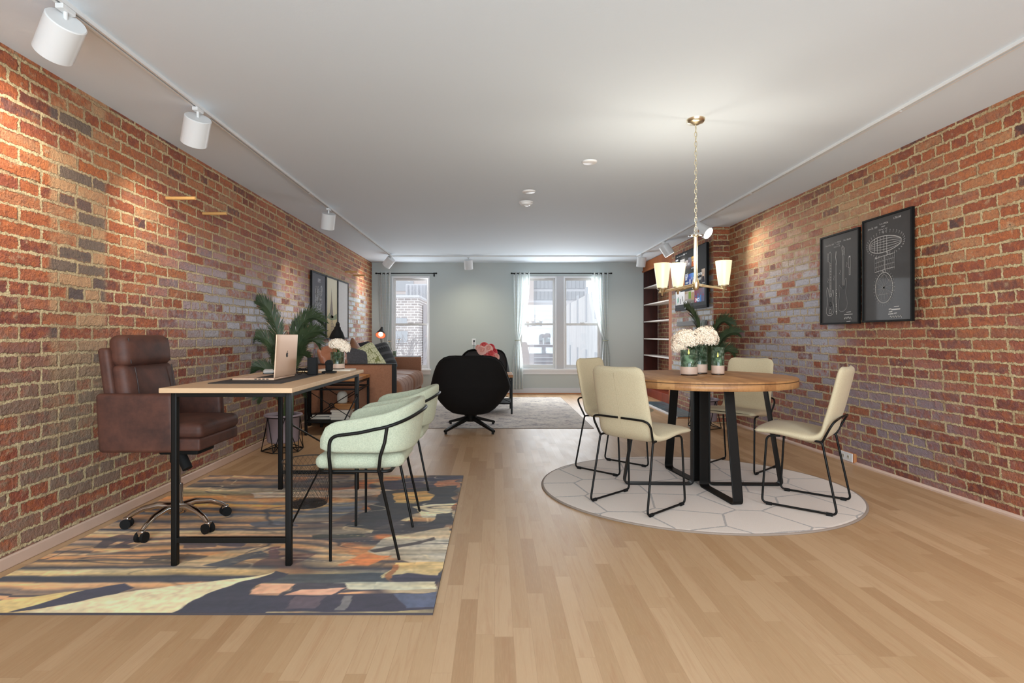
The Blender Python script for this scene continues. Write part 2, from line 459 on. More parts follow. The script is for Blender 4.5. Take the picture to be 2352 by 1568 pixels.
# windows ---------------------------------------------------------
m_pane = glassy('window_glass', refl=0.05)
def window(n, x0, x1, z0, z1, lab):
    r = thing('window_%d' % n, lab, 'window', ((x0+x1)/2, YF, z0)); r['kind'] = 'structure'
    hw, H = (x1-x0)/2, z1-z0
    f = MB(); c = 0.028
    f.box(-hw, -hw+c, 0.0, T, 0, H); f.box(hw-c, hw, 0.0, T, 0, H)
    f.box(-hw+c, hw-c, 0.002, T, H-0.035, H); f.box(-hw+c, hw-c, 0.03, T, 0, 0.03)
    f.build('window_frame', m_white, r, bevel=0.004)
    zm = H*0.485
    for nm, a, b, yo in (('lower_sash', 0.03, zm+0.02, 0.055), ('upper_sash', zm-0.02, H-0.035, 0.085)):
        s = MB(); t = 0.034; xa, xb = -hw+c, hw-c
        s.box(xa, xa+t, yo, yo+.03, a, b); s.box(xb-t, xb, yo, yo+.03, a, b)
        s.box(xa+t, xb-t, yo+.001, yo+.029, a, a+(.05 if nm == 'lower_sash' else .035)); s.box(xa+t, xb-t, yo+.001, yo+.029, b-.035, b)
        so = s.build(nm, mat('vinyl_sash', (222, 220, 218), .4), r, bevel=0.003)
        MB().box(xa+t-.002, xb-t+.002, yo+.012, yo+.018, a+.03, b-.03).build('pane', m_pane, so)
        if nm == 'lower_sash':
            MB().box(-.04, .04, yo-.012, yo+.004, b-.004, b+.012).build('sash_lock', m_white, so)
    return r
window(1, W1[0], W1[1], W1[2], W1[3], 'single white sash window beside the brick wall')
mx = (W2[0]+W2[1])/2
window(2, W2[0], mx-0.06, W2[2], W2[3], 'left sash of the paired white windows')
window(3, mx+0.06, W2[1], W2[2], W2[3], 'right sash of the paired white windows')
struct(MB().box(mx-.06, mx+.06, YF-.005, YF+T, W2[2], W2[3]).build('trim_1', mat('mullion_paint', (196, 194, 196), .5), bevel=.004))
for i, W in ((2, W1), (3, W2)):
    s = MB(); s.box(W[0]-.03, W[1]+.03, YF-.045, YF+.05, W[2]-.018, W[2]+.012); s.box(W[0]-.015, W[1]+.015, YF-.014, YF, W[2]-.085, W[2]-.018)
    struct(s.build('trim_%d' % i, m_white, bevel=.004))
# baseboards
b = MB().box(XL, 2.67, YF-.016, YF, 0.02, 0.105)
struct(b.build('baseboard_far', mat('baseboard_paint', (206, 208, 212), .45), bevel=.003))
m_oak = mat('orange_oak_trim', (186, 122, 76), .4, var=.15)
struct(MB().box(XL, 2.67, YF-.035, YF, 0, 0.022).build('trim_4', m_oak, bevel=.004))
m_ltrim = mat('limed_trim', (206, 176, 158), .4, var=.08)
t = MB(); t.box(XL, XL+.016, YB, YF, 0, .058)
struct(t.build('baseboard_left', m_ltrim, bevel=.006))
t = MB(); pts = []
for k in range(41):
    y = YB + (CY-YB)*k/40; pts.append((xbot(y)-.004, y))
vsn = []; 
for (x, y) in pts: vsn += [(x-.016, y, 0), (x-.016, y, .012), (x-.004, y, .024), (x+.02, y, .024)]
fs = [(4*i+j, 4*i+4+j, 4*i+5+j, 4*i+1+j) for i in range(40) for j in range(3)]
t.add(vsn, fs); struct(t.build('baseboard_right', m_ltrim))

# niche joinery ---------------------------------------------------
r = thing('built_in_bookcase', 'tall stained wooden built-in shelf niche with pale shelf edges beside the chimney', 'bookcase', (2.67, 9.27, 0))
m_red = wood('red_mahogany', (96, 26, 14), (150, 58, 30), axis=2, scale=5)
m_cherry = wood('orange_cherry', (138, 72, 30), (180, 104, 48), axis=2, scale=5, rough=.7)
m_darkw = wood('dark_stained_panel', (30, 12, 8), (86, 30, 18), axis=2, scale=3)
MB().box(0.0, .25, YF-9.27-.02, YF-9.27, 0, CEIL-.005).build('end_panel', m_darkw, r)
MB().box(-.035, .02, 8.41-9.27, 8.57-9.27, 0, CEIL-.01).build('stile', m_cherry, r, bevel=.004)
MB().box(-.012, .012, 8.57-9.27, YF-9.27-.005, 2.20, CEIL-.01).build('header_board', m_cherry, r, bevel=.004)
MB().box(-.03, .0, 8.57-9.27, YF-9.27-.02, 2.17, 2.20).build('crown_strip', m_cherry, r, bevel=.004)
MB().box(-.01, .25, 8.57-9.27, YF-9.27-.02, 0, .14).build('plinth', m_red, r, bevel=.004)
m_shelfw = mat('pale_shelf_edge', (206, 200, 196), .5)
for z in (0.71, 1.0, 1.30, 1.60, 1.90):
    MB().box(.0, .25, 8.57-9.27, YF-9.27-.02, z-.02, z).build('shelf', m_shelfw, r, bevel=.002)
# hearth
N = NT('teal_slate'); g = N.n('ShaderNodeMapping'); N.put(g.inputs[0], N.obj()); g.inputs['Scale'].default_value = (9, 1.6, 1)
N.base(N.ramp(N.noise(g.outputs[0], 2.2, 5, .65), [(.3, lin((38, 60, 72))), (.5, lin((66, 96, 108))), (.72, lin((110, 140, 150)))]))
N.set(rough=.3)
h = thing('hearth_slab', 'teal slate hearth slab with a white edge in front of the chimney', 'hearth', (2.46, 7.98, 0))
MB().box(-.145, .165, -.80, .85, 0, .020).build('slab', N.m, h, bevel=.003)
MB().box(-.17, -.145, -.82, .85, 0, .024).build('edge_strip', m_white, h, bevel=.003)
MB().box(-.145, .165, -.82, -.80, 0, .012).build('front_strip', m_oak, h)

# wooden pegs in the left wall
m_dowel = wood('birch_dowel', (188, 136, 76), (222, 176, 112), axis=0, scale=12)
pegs = [(3.793, 1.969, .195, 'light wooden peg, nearest the camera on the left brick wall'),
        (4.269, 1.969, .18, 'second light wooden peg on the left wall, above a pale brick'),
        (8.33, 1.985, .18, 'third wooden peg along the left wall, just past the framed prints'),
        (8.82, 1.985, .18, 'last wooden peg on the left wall, nearest the window corner')]
for (y, z, ln, lab) in pegs:
    o = MB().cyl((-.02, 0, 0), (ln, 0, 0), .0115, n=20).build('wooden_peg', m_dowel, bevel=.002)
    o.location = (XL, y, z); tag(o, lab, 'peg', 'wooden pegs in the left brick wall')

# outlets
r = thing('floor_outlet', 'white electrical outlet on a small wooden box at the foot of the right wall', 'outlet', (2.945, 4.69, 0))
MB().box(-.03, .05, -.10, .075, 0.012, .088).build('box', m_oak, r, bevel=.003)
MB().box(-.036, -.03, -.085, .075, .016, .086).build('cover_plate', m_white, r, bevel=.002)
for yy in (-.035, .03):
    s = MB().cyl((-.038, yy, .052), (-.036, yy, .052), .017, n=20); o = s.build('socket', mat('socket_ivory', (214, 210, 200), .4), r)
    MB().box(-.0392, -.0379, yy-.007, yy-.005, .05, .06).box(-.0392, -.0379, yy+.005, yy+.007, .05, .06).cyl((-.0392, yy, .044), (-.0379, yy, .044), .0025, n=8).build('slots', mat('slot_black', (25, 25, 25), .5), o)
r = thing('wall_outlet', 'white outlet plate with a small black plug on the grey window wall', 'outlet', (-.372, YF, 0.935))
MB().box(-.034, .034, -.006, 0, -.058, .058).build('cover_plate', m_white, r, bevel=.002)
MB().rbox(-.012, .02, -.03, -.006, .0, .03, .005, 2).build('plug', mat('plug_black', (22, 22, 24), .5), r)
MB().tube([(.004, -.02, 0), (.004, -.022, -.05), (.0, -.012, -.2), (0, -.02, -.82)], .003).build('cord', mat('plug_black', (22, 22, 24), .5), r)
# ------------------------------------------------------------------ shared materials
m_black = mat('black_powder_coat', (15, 14, 13), .45, spec=.25)
m_blackm = mat('matte_black', (22, 21, 21), .75, spec=.25)
m_chrome = mat('polished_chrome', (205, 200, 196), .12, metal=1)
m_brass = mat('brushed_nickel', (224, 212, 182), .3, metal=1)
def fabric(name, a, b, scale=420, bump=.5, mixlo=.4, mixhi=.6, rough=.9):
    N = NT(name); o = N.obj(); 
    wv = N.n('ShaderNodeTexVoronoi'); N.put(wv.inputs['Vector'], o); wv.inputs['Scale'].default_value = scale
    f = N.mr(N.math('ADD', N.math('MULTIPLY', wv.outputs['Distance'], .6), N.math('MULTIPLY', N.noise(o, scale*.35, 2), .6)), mixlo, mixhi, 0, 1)
    N.base(N.mix(f, lin(a), lin(b))); N.set(rough=rough, sheen=.1, spec=.15)
    N.bump(wv.outputs['Distance'], bump, .0015); return N.m

# ------------------------------------------------------------------ painted rug under the desk
RX0, RX1, RY0, RY1 = -2.12, -.232, 2.125, 4.21
def rug_colours(nx, ny):
    def tn(zx, zy): return (zx/2.138, 1080 + zy/2.138)
    rows = [(20,(40,36,48)),(34,(44,38,52)),(46,(226,196,160)),(60,(60,52,60)),(68,(170,140,104)),(84,(40,38,46)),(92,(214,190,150)),(112,(132,118,74)),
        (132,(206,150,80)),(152,(220,168,110)),(168,(92,98,110)),(176,(226,178,96)),(192,(206,170,118)),(203,(44,42,60)),(212,(196,140,64)),(224,(78,84,102)),
        (236,(200,160,110)),(252,(150,118,86)),(262,(54,46,54)),(272,(196,160,120)),(290,(180,146,108)),(298,(36,34,50)),(310,(218,196,156)),(332,(206,170,134)),(344,(52,46,52)),
        (354,(232,186,138)),(372,(86,80,82)),(384,(206,170,122)),(396,(196,156,116)),(408,(66,60,62)),(420,(234,184,132)),(434,(206,160,110)),(444,(58,50,56)),(458,(206,174,124)),
        (472,(150,118,84)),(484,(54,50,56)),(498,(222,200,152)),(518,(196,176,128)),(530,(50,52,66)),(552,(58,58,72)),(562,(236,190,140)),(578,(216,170,122)),(592,(122,108,100)),
        (606,(150,128,108)),(616,(44,42,56)),(624,(240,186,140)),(640,(206,160,120)),(650,(60,58,70)),(664,(220,196,140)),(690,(226,206,160)),(716,(196,184,140))]
    ry = np.array([r[0] for r in rows], float); rc = np.array([r[1] for r in rows], float)
    X = np.linspace(RX0, RX1, nx)[None, :]*np.ones((ny, 1)); Y = np.linspace(RY0, RY1, ny)[:, None]*np.ones((1, nx))
    zx = (PCX + FPX*X/Y)*2.138; zy = (770 + 1365/Y - 1080)*2.138
    def nz(sx, sy, seed):
        g = np.random.RandomState(seed).rand(64, 64)
        u = (X*sx + seed*3.1) % 63; v = (Y*sy + seed*1.7) % 63
        i, j = u.astype(int), v.astype(int); fu, fv = u-i, v-j; fu = fu*fu*(3-2*fu); fv = fv*fv*(3-2*fv)
        return (g[j, i]*(1-fu)+g[j, (i+1) % 64]*fu)*(1-fv)+(g[(j+1) % 64, i]*(1-fu)+g[(j+1) % 64, (i+1) % 64]*fu)*fv - .5
    far = np.clip((Y-2.2)/2.0, 0, 1)
    wz = zy + nz(1.6, 3, 1)*26 + nz(5, 9, 2)*12*(1-far*.5) + nz(14, 30, 21)*5 + np.clip((zx-1150)/900, 0, 1)*nz(3.2, 5, 3)*90*(1-.6*far)
    C = np.stack([np.interp(wz, ry, rc[:, k]) for k in range(3)], -1)
    # darker, busier area towards the right edge
    k = np.clip((zx-1050)/700, 0, 1)*np.clip((nz(3.5, 6, 4)+.12)*5, 0, 1)*.75
    C = C*(1-k[..., None]) + np.array((46, 44, 56.))*k[..., None]
    k = np.clip((zx-1250)/600, 0, 1)*np.clip((nz(4.5, 7, 14)-.12)*7, 0, 1)*.7
    C = C*(1-k[..., None]) + np.array((214, 198, 160.))*k[..., None]
    k = np.clip((zx-1150)/600, 0, 1)*np.clip((nz(6, 9, 15)-.24)*9, 0, 1)*.7
    C = C*(1-k[..., None]) + np.array((196, 120, 62.))*k[..., None]
    wx = zx + nz(5, 12, 5)*46 + nz(16, 30, 25)*16; wy = zy + (nz(3.5, 8, 6)*20 + nz(12, 24, 26)*8)*(1-.55*far)
    def poly(pts, col, amt=1.0, soft=3.0):
        P = np.array(pts, float); inside = np.zeros(X.shape, bool); dmin = np.full(X.shape, 1e9)
        for a, b in zip(P, np.roll(P, -1, 0)):
            cond = ((a[1] > wy) != (b[1] > wy)); xi = (b[0]-a[0])*(wy-a[1])/((b[1]-a[1]) or 1e-9)+a[0]
            inside ^= cond & (wx < xi)
            e = b-a; t = np.clip(((wx-a[0])*e[0]+(wy-a[1])*e[1])/(e@e+1e-9), 0, 1)
            dmin = np.minimum(dmin, np.hypot(wx-a[0]-t*e[0], wy-a[1]-t*e[1]))
        m = np.where(inside, 1.0, np.clip(1-dmin/soft, 0, 1))[..., None]*amt
        nonlocal C
        C = C*(1-m)+np.array(col, float)*m
    poly([(1860,60),(2270,35),(2262,75),(1910,100)], (54,48,66)); poly([(2150,60),(2262,50),(2250,90),(2120,110)], (196,130,80), .7)
    poly([(1250,118),(1900,95),(2000,112),(1700,138),(1270,142)], (206,198,190), .9)
    poly([(1890,108),(2240,80),(2210,200),(2020,225),(1850,300),(1700,285),(1840,170)], (42,40,44), .95)
    poly([(1950,118),(2090,112),(2130,130),(2060,170),(1930,165)], (206,172,104), .9)
    poly([(2030,190),(2230,168),(2225,225),(2080,240)], (212,206,180), .95)
    poly([(2150,225),(2230,215),(2228,262),(2120,275)], (40,38,42), .9)
    poly([(1520,205),(1800,155),(1850,165),(1600,260),(1400,275),(1250,270)], (104,116,128), .6)
    poly([(1240,265),(1370,260),(1480,285),(1250,290)], (72,78,96), .8)
    poly([(1790,312),(2000,238),(2030,240),(1820,318)], (204,194,164), .95)
    poly([(1850,250),(2210,270),(2150,305),(1820,318)], (48,44,52), .9)
    poly([(1540,330),(1760,322),(1800,338),(1540,345)], (48,52,44), .9)
    poly([(1790,405),(1900,340),(2215,285),(2205,400),(2180,455),(2010,465)], (186,180,164), .95)
    poly([(1800,400),(2120,338),(2120,345),(1830,410)], (60,50,50), .9)
    poly([(1650,470),(1770,420),(1920,430),(1800,480)], (206,132,78), .9)
    poly([(1250,475),(1350,425),(1560,418),(1440,480)], (84,52,46), .7); poly([(1320,385),(1370,380),(1375,435),(1335,435)], (90,58,60), .8)
    poly([(860,478),(940,440),(1340,375),(1240,430),(1080,478)], (196,176,140), .85); poly([(1000,470),(1290,400),(1330,420),(1100,480)], (60,62,72), .85)
    poly([(470,385),(500,345),(600,322),(720,325),(560,350),(540,388)], (52,36,40), .8); poly([(570,385),(600,350),(700,330),(620,365),(640,390)], (60,40,42), .8)
    poly([(700,470),(740,430),(860,415),(1010,430),(820,470)], (72,62,52), .7)
    poly([(1060,372),(1150,345),(1220,350),(1190,385)], (64,54,70), .8)
    poly([(880,368),(1060,362),(1060,385),(880,390)], (72,60,72), .7)
    poly([(1380,515),(1900,520),(1900,560),(1250,560)], (62,66,70), .95)
    poly([(1880,540),(1930,470),(2180,460),(2165,520),(1960,525)], (206,184,132), .9); poly([(1900,545),(1915,480),(1945,478),(1935,545)], (150,96,54), .9)
    poly([(1920,545),(2010,520),(2170,525),(2160,575),(1990,575)], (54,48,62), .95)
    poly([(1640,560),(1760,555),(2150,560),(2150,600),(1720,590)], (206,208,186), .85)
    poly([(1380,625),(2148,618),(2140,700),(1300,705)], (54,50,66)); poly([(1940,625),(2148,618),(2140,690),(1990,690)], (98,112,142), .7)
    poly([(1450,635),(1600,632),(1560,690),(1420,690)], (112,96,104), .6); poly([(1690,635),(1730,632),(1710,695),(1660,695)], (140,140,138), .7)
    poly([(0,650),(430,600),(150,690),(60,722),(-200,722),(-300,690)], (226,206,146))
    poly([(150,716),(580,620),(700,605),(1200,535),(1360,497),(1010,630),(810,725),(140,725)], (232,224,190))
    poly([(60,716),(430,598),(600,566),(652,592),(580,622),(200,698)], (58,54,72))
    poly([(800,725),(1010,630),(1360,496),(1402,512),(1250,575),(1230,622),(1380,630),(1300,725)], (50,48,64))
    poly([(1360,560),(1440,560),(1420,600),(1380,620),(1640,630),(1700,590),(1690,560)], (60,56,66), .95)
    poly([(1275,568),(1437,565),(1380,613),(1240,615)], (222,178,150)); poly([(1480,590),(1692,585),(1625,623),(1408,624)], (216,172,148))
    lines = np.exp(-(nz(2.2, 9, 31)/.012)**2)*np.clip(nz(3, 3, 32)*4+.5, 0, 1)
    lines = np.maximum(lines, np.exp(-(nz(1.4, 14, 33)/.014)**2)*np.clip(nz(2, 4, 34)*5+.2, 0, 1))*np.clip((600-zy)/80, 0, 1)
    C = C*(1-lines[..., None]*.75) + np.array((40, 36, 42.))*lines[..., None]*.75
    pale = np.exp(-(nz(2.8, 12, 36)/.012)**2)*np.clip(nz(2, 3, 37)*5, 0, 1)*np.clip((620-zy)/80, 0, 1)
    C = C*(1-pale[..., None]*.6) + np.array((226, 214, 180.))*pale[..., None]*.6
    st = nz(2.2, 34, 41)*.30 + nz(6, 60, 42)*.22
    tint = nz(2.5, 16, 43)[..., None]*np.array((.16, .02, -.20))
    wdg = np.clip((620-zy)/60, .25, 1)[..., None]
    C = C*(1 + (st[..., None] + tint)*wdg)
    C *= (1 + nz(60, 60, 7)*.14 + nz(24, 40, 8)*.12)[..., None]
    C = np.clip(C*1.0, 0, 255)/255.0; C = np.clip(C.mean(-1, keepdims=True) + (C-C.mean(-1, keepdims=True))*1.12, 0, 1); C = np.clip(C*np.array((1.12, 1.06, 1.0)), 0, 1)
    return np.where(C <= .04045, C/12.92, ((C+.055)/1.055)**2.4)
def build_painted_rug():
    nx, ny = 330, 360
    C = rug_colours(nx, ny)
    xs = np.linspace(RX0, RX1, nx); ys = np.linspace(RY0, RY1, ny)
    r = thing('area_rug', 'multicoloured abstract painted rug under the desk', 'rug', ((RX0+RX1)/2, (RY0+RY1)/2, 0))
    cx, cy = (RX0+RX1)/2, (RY0+RY1)/2
    V = [(xs[i]-cx, ys[j]-cy, .009) for j in range(ny) for i in range(nx)]
    F = [(j*nx+i, j*nx+i+1, (j+1)*nx+i+1, (j+1)*nx+i) for j in range(ny-1) for i in range(nx-1)]
    me = bpy.data.meshes.new('pile'); me.from_pydata(V, [], F)
    at = me.color_attributes.new('paint', 'FLOAT_COLOR', 'POINT')
    at.data.foreach_set('color', np.concatenate([C, np.ones((ny, nx, 1))], -1).astype(np.float32).ravel())
    N = NT('rug_pile'); a = N.n('ShaderNodeVertexColor', layer_name='paint')
    N.base(a.outputs[0]); N.set(rough=.95, spec=.1, sheen=.2); N.bump(N.noise(N.obj(), 380, 3, .7), .5, .003)
    me.materials.append(N.m); o = bpy.data.objects.new('pile', me); COL.objects.link(o); o.parent = r
    e = MB(); e.box(RX0-cx, RX1-cx, RY0-cy, RY1-cy, 0.0, .0088)
    e.build('edge_binding', mat('rug_binding', (70, 62, 64), .95), r)
build_painted_rug()

# ------------------------------------------------------------------ round rug with hexagon lines
N = NT('ivory_rug_lines'); v = N.n('ShaderNodeTexVoronoi', feature='DISTANCE_TO_EDGE', voronoi_dimensions='2D')
mp = N.n('ShaderNodeMapping'); N.put(mp.inputs[0], N.obj()); mp.inputs['Location'].default_value = (.3, .13, 0); mp.inputs['Scale'].default_value = (1, 1.05, 0)
nn = N.noise(N.obj(), 90, 2, out='Color')
N.put(v.inputs['Vector'], N.vmath('ADD', mp.outputs[0], N.vmath('SCALE', N.vmath('SUBTRACT', nn, (.5, .5, .5)), sc=.012)))
v.inputs['Scale'].default_value = 2.7; v.inputs['Randomness'].default_value = .5
ln = N.mr(v.outputs['Distance'], .012, .022, 1, 0)
f = N.noise(N.obj(), 260, 3, .7)
N.base(N.mix(N.math('MULTIPLY', ln, .85), N.mix(f, lin((204, 188, 176)), lin((238, 224, 212))), lin((160, 152, 148)))); N.set(rough=.95, spec=.1, sheen=.2)
N.bump(f, .5, .003)
r = thing('round_rug', 'round ivory rug with thin grey honeycomb lines under the dining table', 'rug', (1.372, 3.92, 0))
MB().lathe([(0.001, .011), (1.015, .011), (1.03, .009)], n=128, sy=.918, smooth=False).build('pile', N.m, r)
MB().lathe([(1.029, .009), (1.042, .008), (1.045, .004), (1.043, 0), (0.9, 0)], n=128, sy=.918).build('edge_binding', mat('taupe_binding', (150, 134, 122), .9), r)

# ------------------------------------------------------------------ grey living-room rug
N = NT('distressed_grey_rug'); o = N.obj()
mp = N.n('ShaderNodeMapping'); N.put(mp.inputs[0], o); mp.inputs['Scale'].default_value = (1, 1.1, 1)
a = N.noise(mp.outputs[0], 5, 6, .75); b2 = N.noise(o, 26, 5, .8); c2 = N.noise(o, 1.6, 3)
f = N.math('ADD', N.math('MULTIPLY', a, .55), N.math('MULTIPLY', b2, .45))
col = N.ramp(f, [(.36, lin((112, 106, 116))), (.42, lin((164, 156, 160))), (.475, lin((214, 205, 198))), (.58, lin((240, 231, 220)))])
N.base(N.mix(N.mr(c2, .4, .7, 0, .5), col, lin((206, 196, 190)))); N.set(rough=.95, spec=.1)
N.bump(b2, .3, .003)
r = thing('grey_rug', 'distressed grey and cream rug under the black lounge chairs', 'rug', (.01, 7.985, 0))
MB().box(-1.105, 1.105, -1.595, 1.595, 0.001, .006).build('pile', N.m, r)
MB().box(-1.11, 1.11, -1.60, 1.60, 0, .005).build('edge_binding', mat('grey_binding', (120, 108, 100), .9), r)

# ------------------------------------------------------------------ desk
m_desk = wood('pale_oak_top', (190, 154, 118), (220, 186, 148), axis=0, scale=7, rough=.5)
r = thing('desk', 'long desk with pale oak top and black steel frame on the painted rug', 'desk', (-1.19, 3.19, 0))
ZT = .817
t = MB(); t.box(-.295, .295, -.69, .68, ZT-.022, ZT); t.build('desktop', m_desk, r, bevel=.003)
for sx in (-1, 1):
    for sy in (-1, 1):
        l = MB().rbox(sx*.258-.0135, sx*.258+.0135, sy*.632-.0135+.008, sy*.632+.0135+.008, .009, ZT-.022, .004, 2)
        l.build('leg', m_black, r)
f = MB()
for sy in (-1, 1): f.box(-.25, .25, sy*.632-.005, sy*.632+.02, ZT-.045, ZT-.022)
for sx in (-1, 1): f.box(sx*.258-.012, sx*.258+.012, -.62, .63, ZT-.045, ZT-.022)
f.build('top_frame', m_black, r, bevel=.002)
for sy in (-1, 1): MB().box(-.25, .25, sy*.632-.004, sy*.632+.020, .112, .136).build('crossbar', m_black, r, bevel=.002)
def bracket_rod(a, b, rad, par, name='brace'):
    a, b = Vector(a), Vector(b)
    MB().tube([a, b], rad).build(name, m_black, par)
x = .262
for a, b in (((x, -.61, .645), (x, .63, .19)), ((x, -.61, .185), (x, .63, .645))):
    bracket_rod(a, b, .0045, r)
for p in ((x, -.612, .645), (x, -.612, .185), (x, .628, .19), (x, .628, .645)):
    MB().sphere(p, .011, 8).build('brace_knob', m_black, r)

# ------------------------------------------------------------------ office chair
m_leather = NT('brown_leather'); f = m_leather.noise(m_leather.obj(), 9, 5, .65)
m_leather.base(m_leather.ramp(f, [(.3, lin((62, 39, 33))), (.7, lin((98, 60, 48)))])); m_leather.set(rough=.58, spec=.4)
m_leather.bump(m_leather.noise(m_leather.obj(), 240, 3, .6), .2, .001); m_leather = m_leather.m
m_piping = mat('leather_seam', (48, 26, 20), .5)
r = thing('office_chair', 'brown leather swivel office chair with padded headrest behind the desk', 'office chair', (-1.735, 3.095, 0))
def ch(name, x0, x1, y0, y1, z0, z1, rr, lean=0, zb=0, m=None, crown=0, par=None, taper=0):
    def bf(o, h):
        q = Vector(o)
        if crown: q.x += crown*(1-(o.y/h.y)**2)*(1-(o.z/h.z)**2) if h.x < h.z else 0
        return q
    b = MB().rbox(x0, x1, y0, y1, z0, z1, rr, 4)
    vs_ = []
    for (x, y, z) in b.v:
        xx = x - lean*(z-zb) + taper*(z-z0)/(z1-z0)*(1 if x < (x0+x1)/2 else 0)
        if crown and z > (z0+z1)/2 and x1-x0 > z1-z0: 
            u = (x-(x0+x1)/2)/((x1-x0)/2); w_ = (y-(y0+y1)/2)/((y1-y0)/2); z += crown*(1-u*u)*(1-w_*w_)
        if crown and x1-x0 <= z1-z0 and x > (x0+x1)/2:
            u = (z-(z0+z1)/2)/((z1-z0)/2); w_ = (y-(y0+y1)/2)/((y1-y0)/2); xx += crown*(1-u*u)*(1-w_*w_)
        vs_.append((xx, y, z))
    b.v = vs_
    return b.build(name, m or m_leather, par or r)
ch('seat_base', -.13, .235, -.215, .215, .46, .525, .012, par=r)
ch('seat_cushion', -.13, .245, -.215, .215, .522, .60, .03, crown=.012)
for sy in (-1, 1):
    ya, yb_ = (-.275, -.222) if sy < 0 else (.222, .275)
    ch('armrest', -.245, .14, ya, yb_, .462, .758, .02, lean=.055, zb=.462)
ch('back_shell', -.235, -.175, -.225, .225, .50, .985, .02, lean=.14, zb=.6)
bo = ch('back_cushion', -.19, -.105, -.215, .215, .60, .90, .035, lean=.14, zb=.6, crown=.02)
ho = ch('headrest', -.222, -.115, -.205, .205, .885, 1.052, .045, lean=.10, zb=.7, crown=.012)
for o_, z0, z1, y in ((bo, .63, .885, .165), (ho, .905, 1.035, .175)):
    for s in (-1, 1):
        pts = [(-.105 - .12*(z-.62) + .016*(1-((z-.76)/.2)**2 if z < .9 else 0), s*y, z) for z in [z0+(z1-z0)*k/8 for k in range(9)]]
        MB().tube(pts, .0035).build('seam', m_piping, o_)
mech = MB(); mech.rbox(-.05, .16, -.09, .09, .415, .458, .01, 2); mech.cyl((0.0, 0, .36), (0, 0, .43), .035)
mech.build('tilt_mechanism', m_blackm, r)
MB().cyl((.05, -.06, .42), (.10, -.08, .34), .026).build('tension_knob', m_blackm, r, bevel=.003)
MB().tube([(.08, .06, .44), (.10, .2, .43), (.13, .245, .43)], .006).build('height_lever', m_chrome, r)
gc = MB().cyl((0, 0, .2), (0, 0, .38), .018).cyl((0, 0, .10), (0, 0, .24), .028); gc.build('gas_column', m_chrome, r)
hub = MB().lathe([(.001, .085), (.045, .085), (.05, .10), (.042, .125), (.03, .135), (.001, .135)]); hub.build('base_hub', m_chrome, r)
for a in (-171, -99, -27, 45, 117):
    a = math.radians(a); d = Vector((math.cos(a), math.sin(a), 0)); n_ = Vector((-d.y, d.x, 0))
    l = MB(); prof = [(0.02, .115, .022), (.09, .127, .018), (.17, .112, .015), (.225, .085, .013), (.25, .066, .011)]
    l.tube([d*a_+Vector((0, 0, b_)) for a_, b_, _ in prof], [c_ for _, _, c_ in prof], n=10)
    leg = l.build('base_leg', m_chrome, r)
    c = MB(); cc = d*.253
    for s in (-1, 1):
        c.cyl(cc+n_*s*.008+Vector((0, 0, .036)), cc+n_*s*.024+Vector((0, 0, .036)), .0265, n=20)
    c.build('caster_wheel', m_blackm, leg, bevel=.003)
    MB().rbox(cc.x-.016, cc.x+.016, cc.y-.016, cc.y+.016, .035, .072, .008, 3).build('caster_hood', m_chrome, leg)

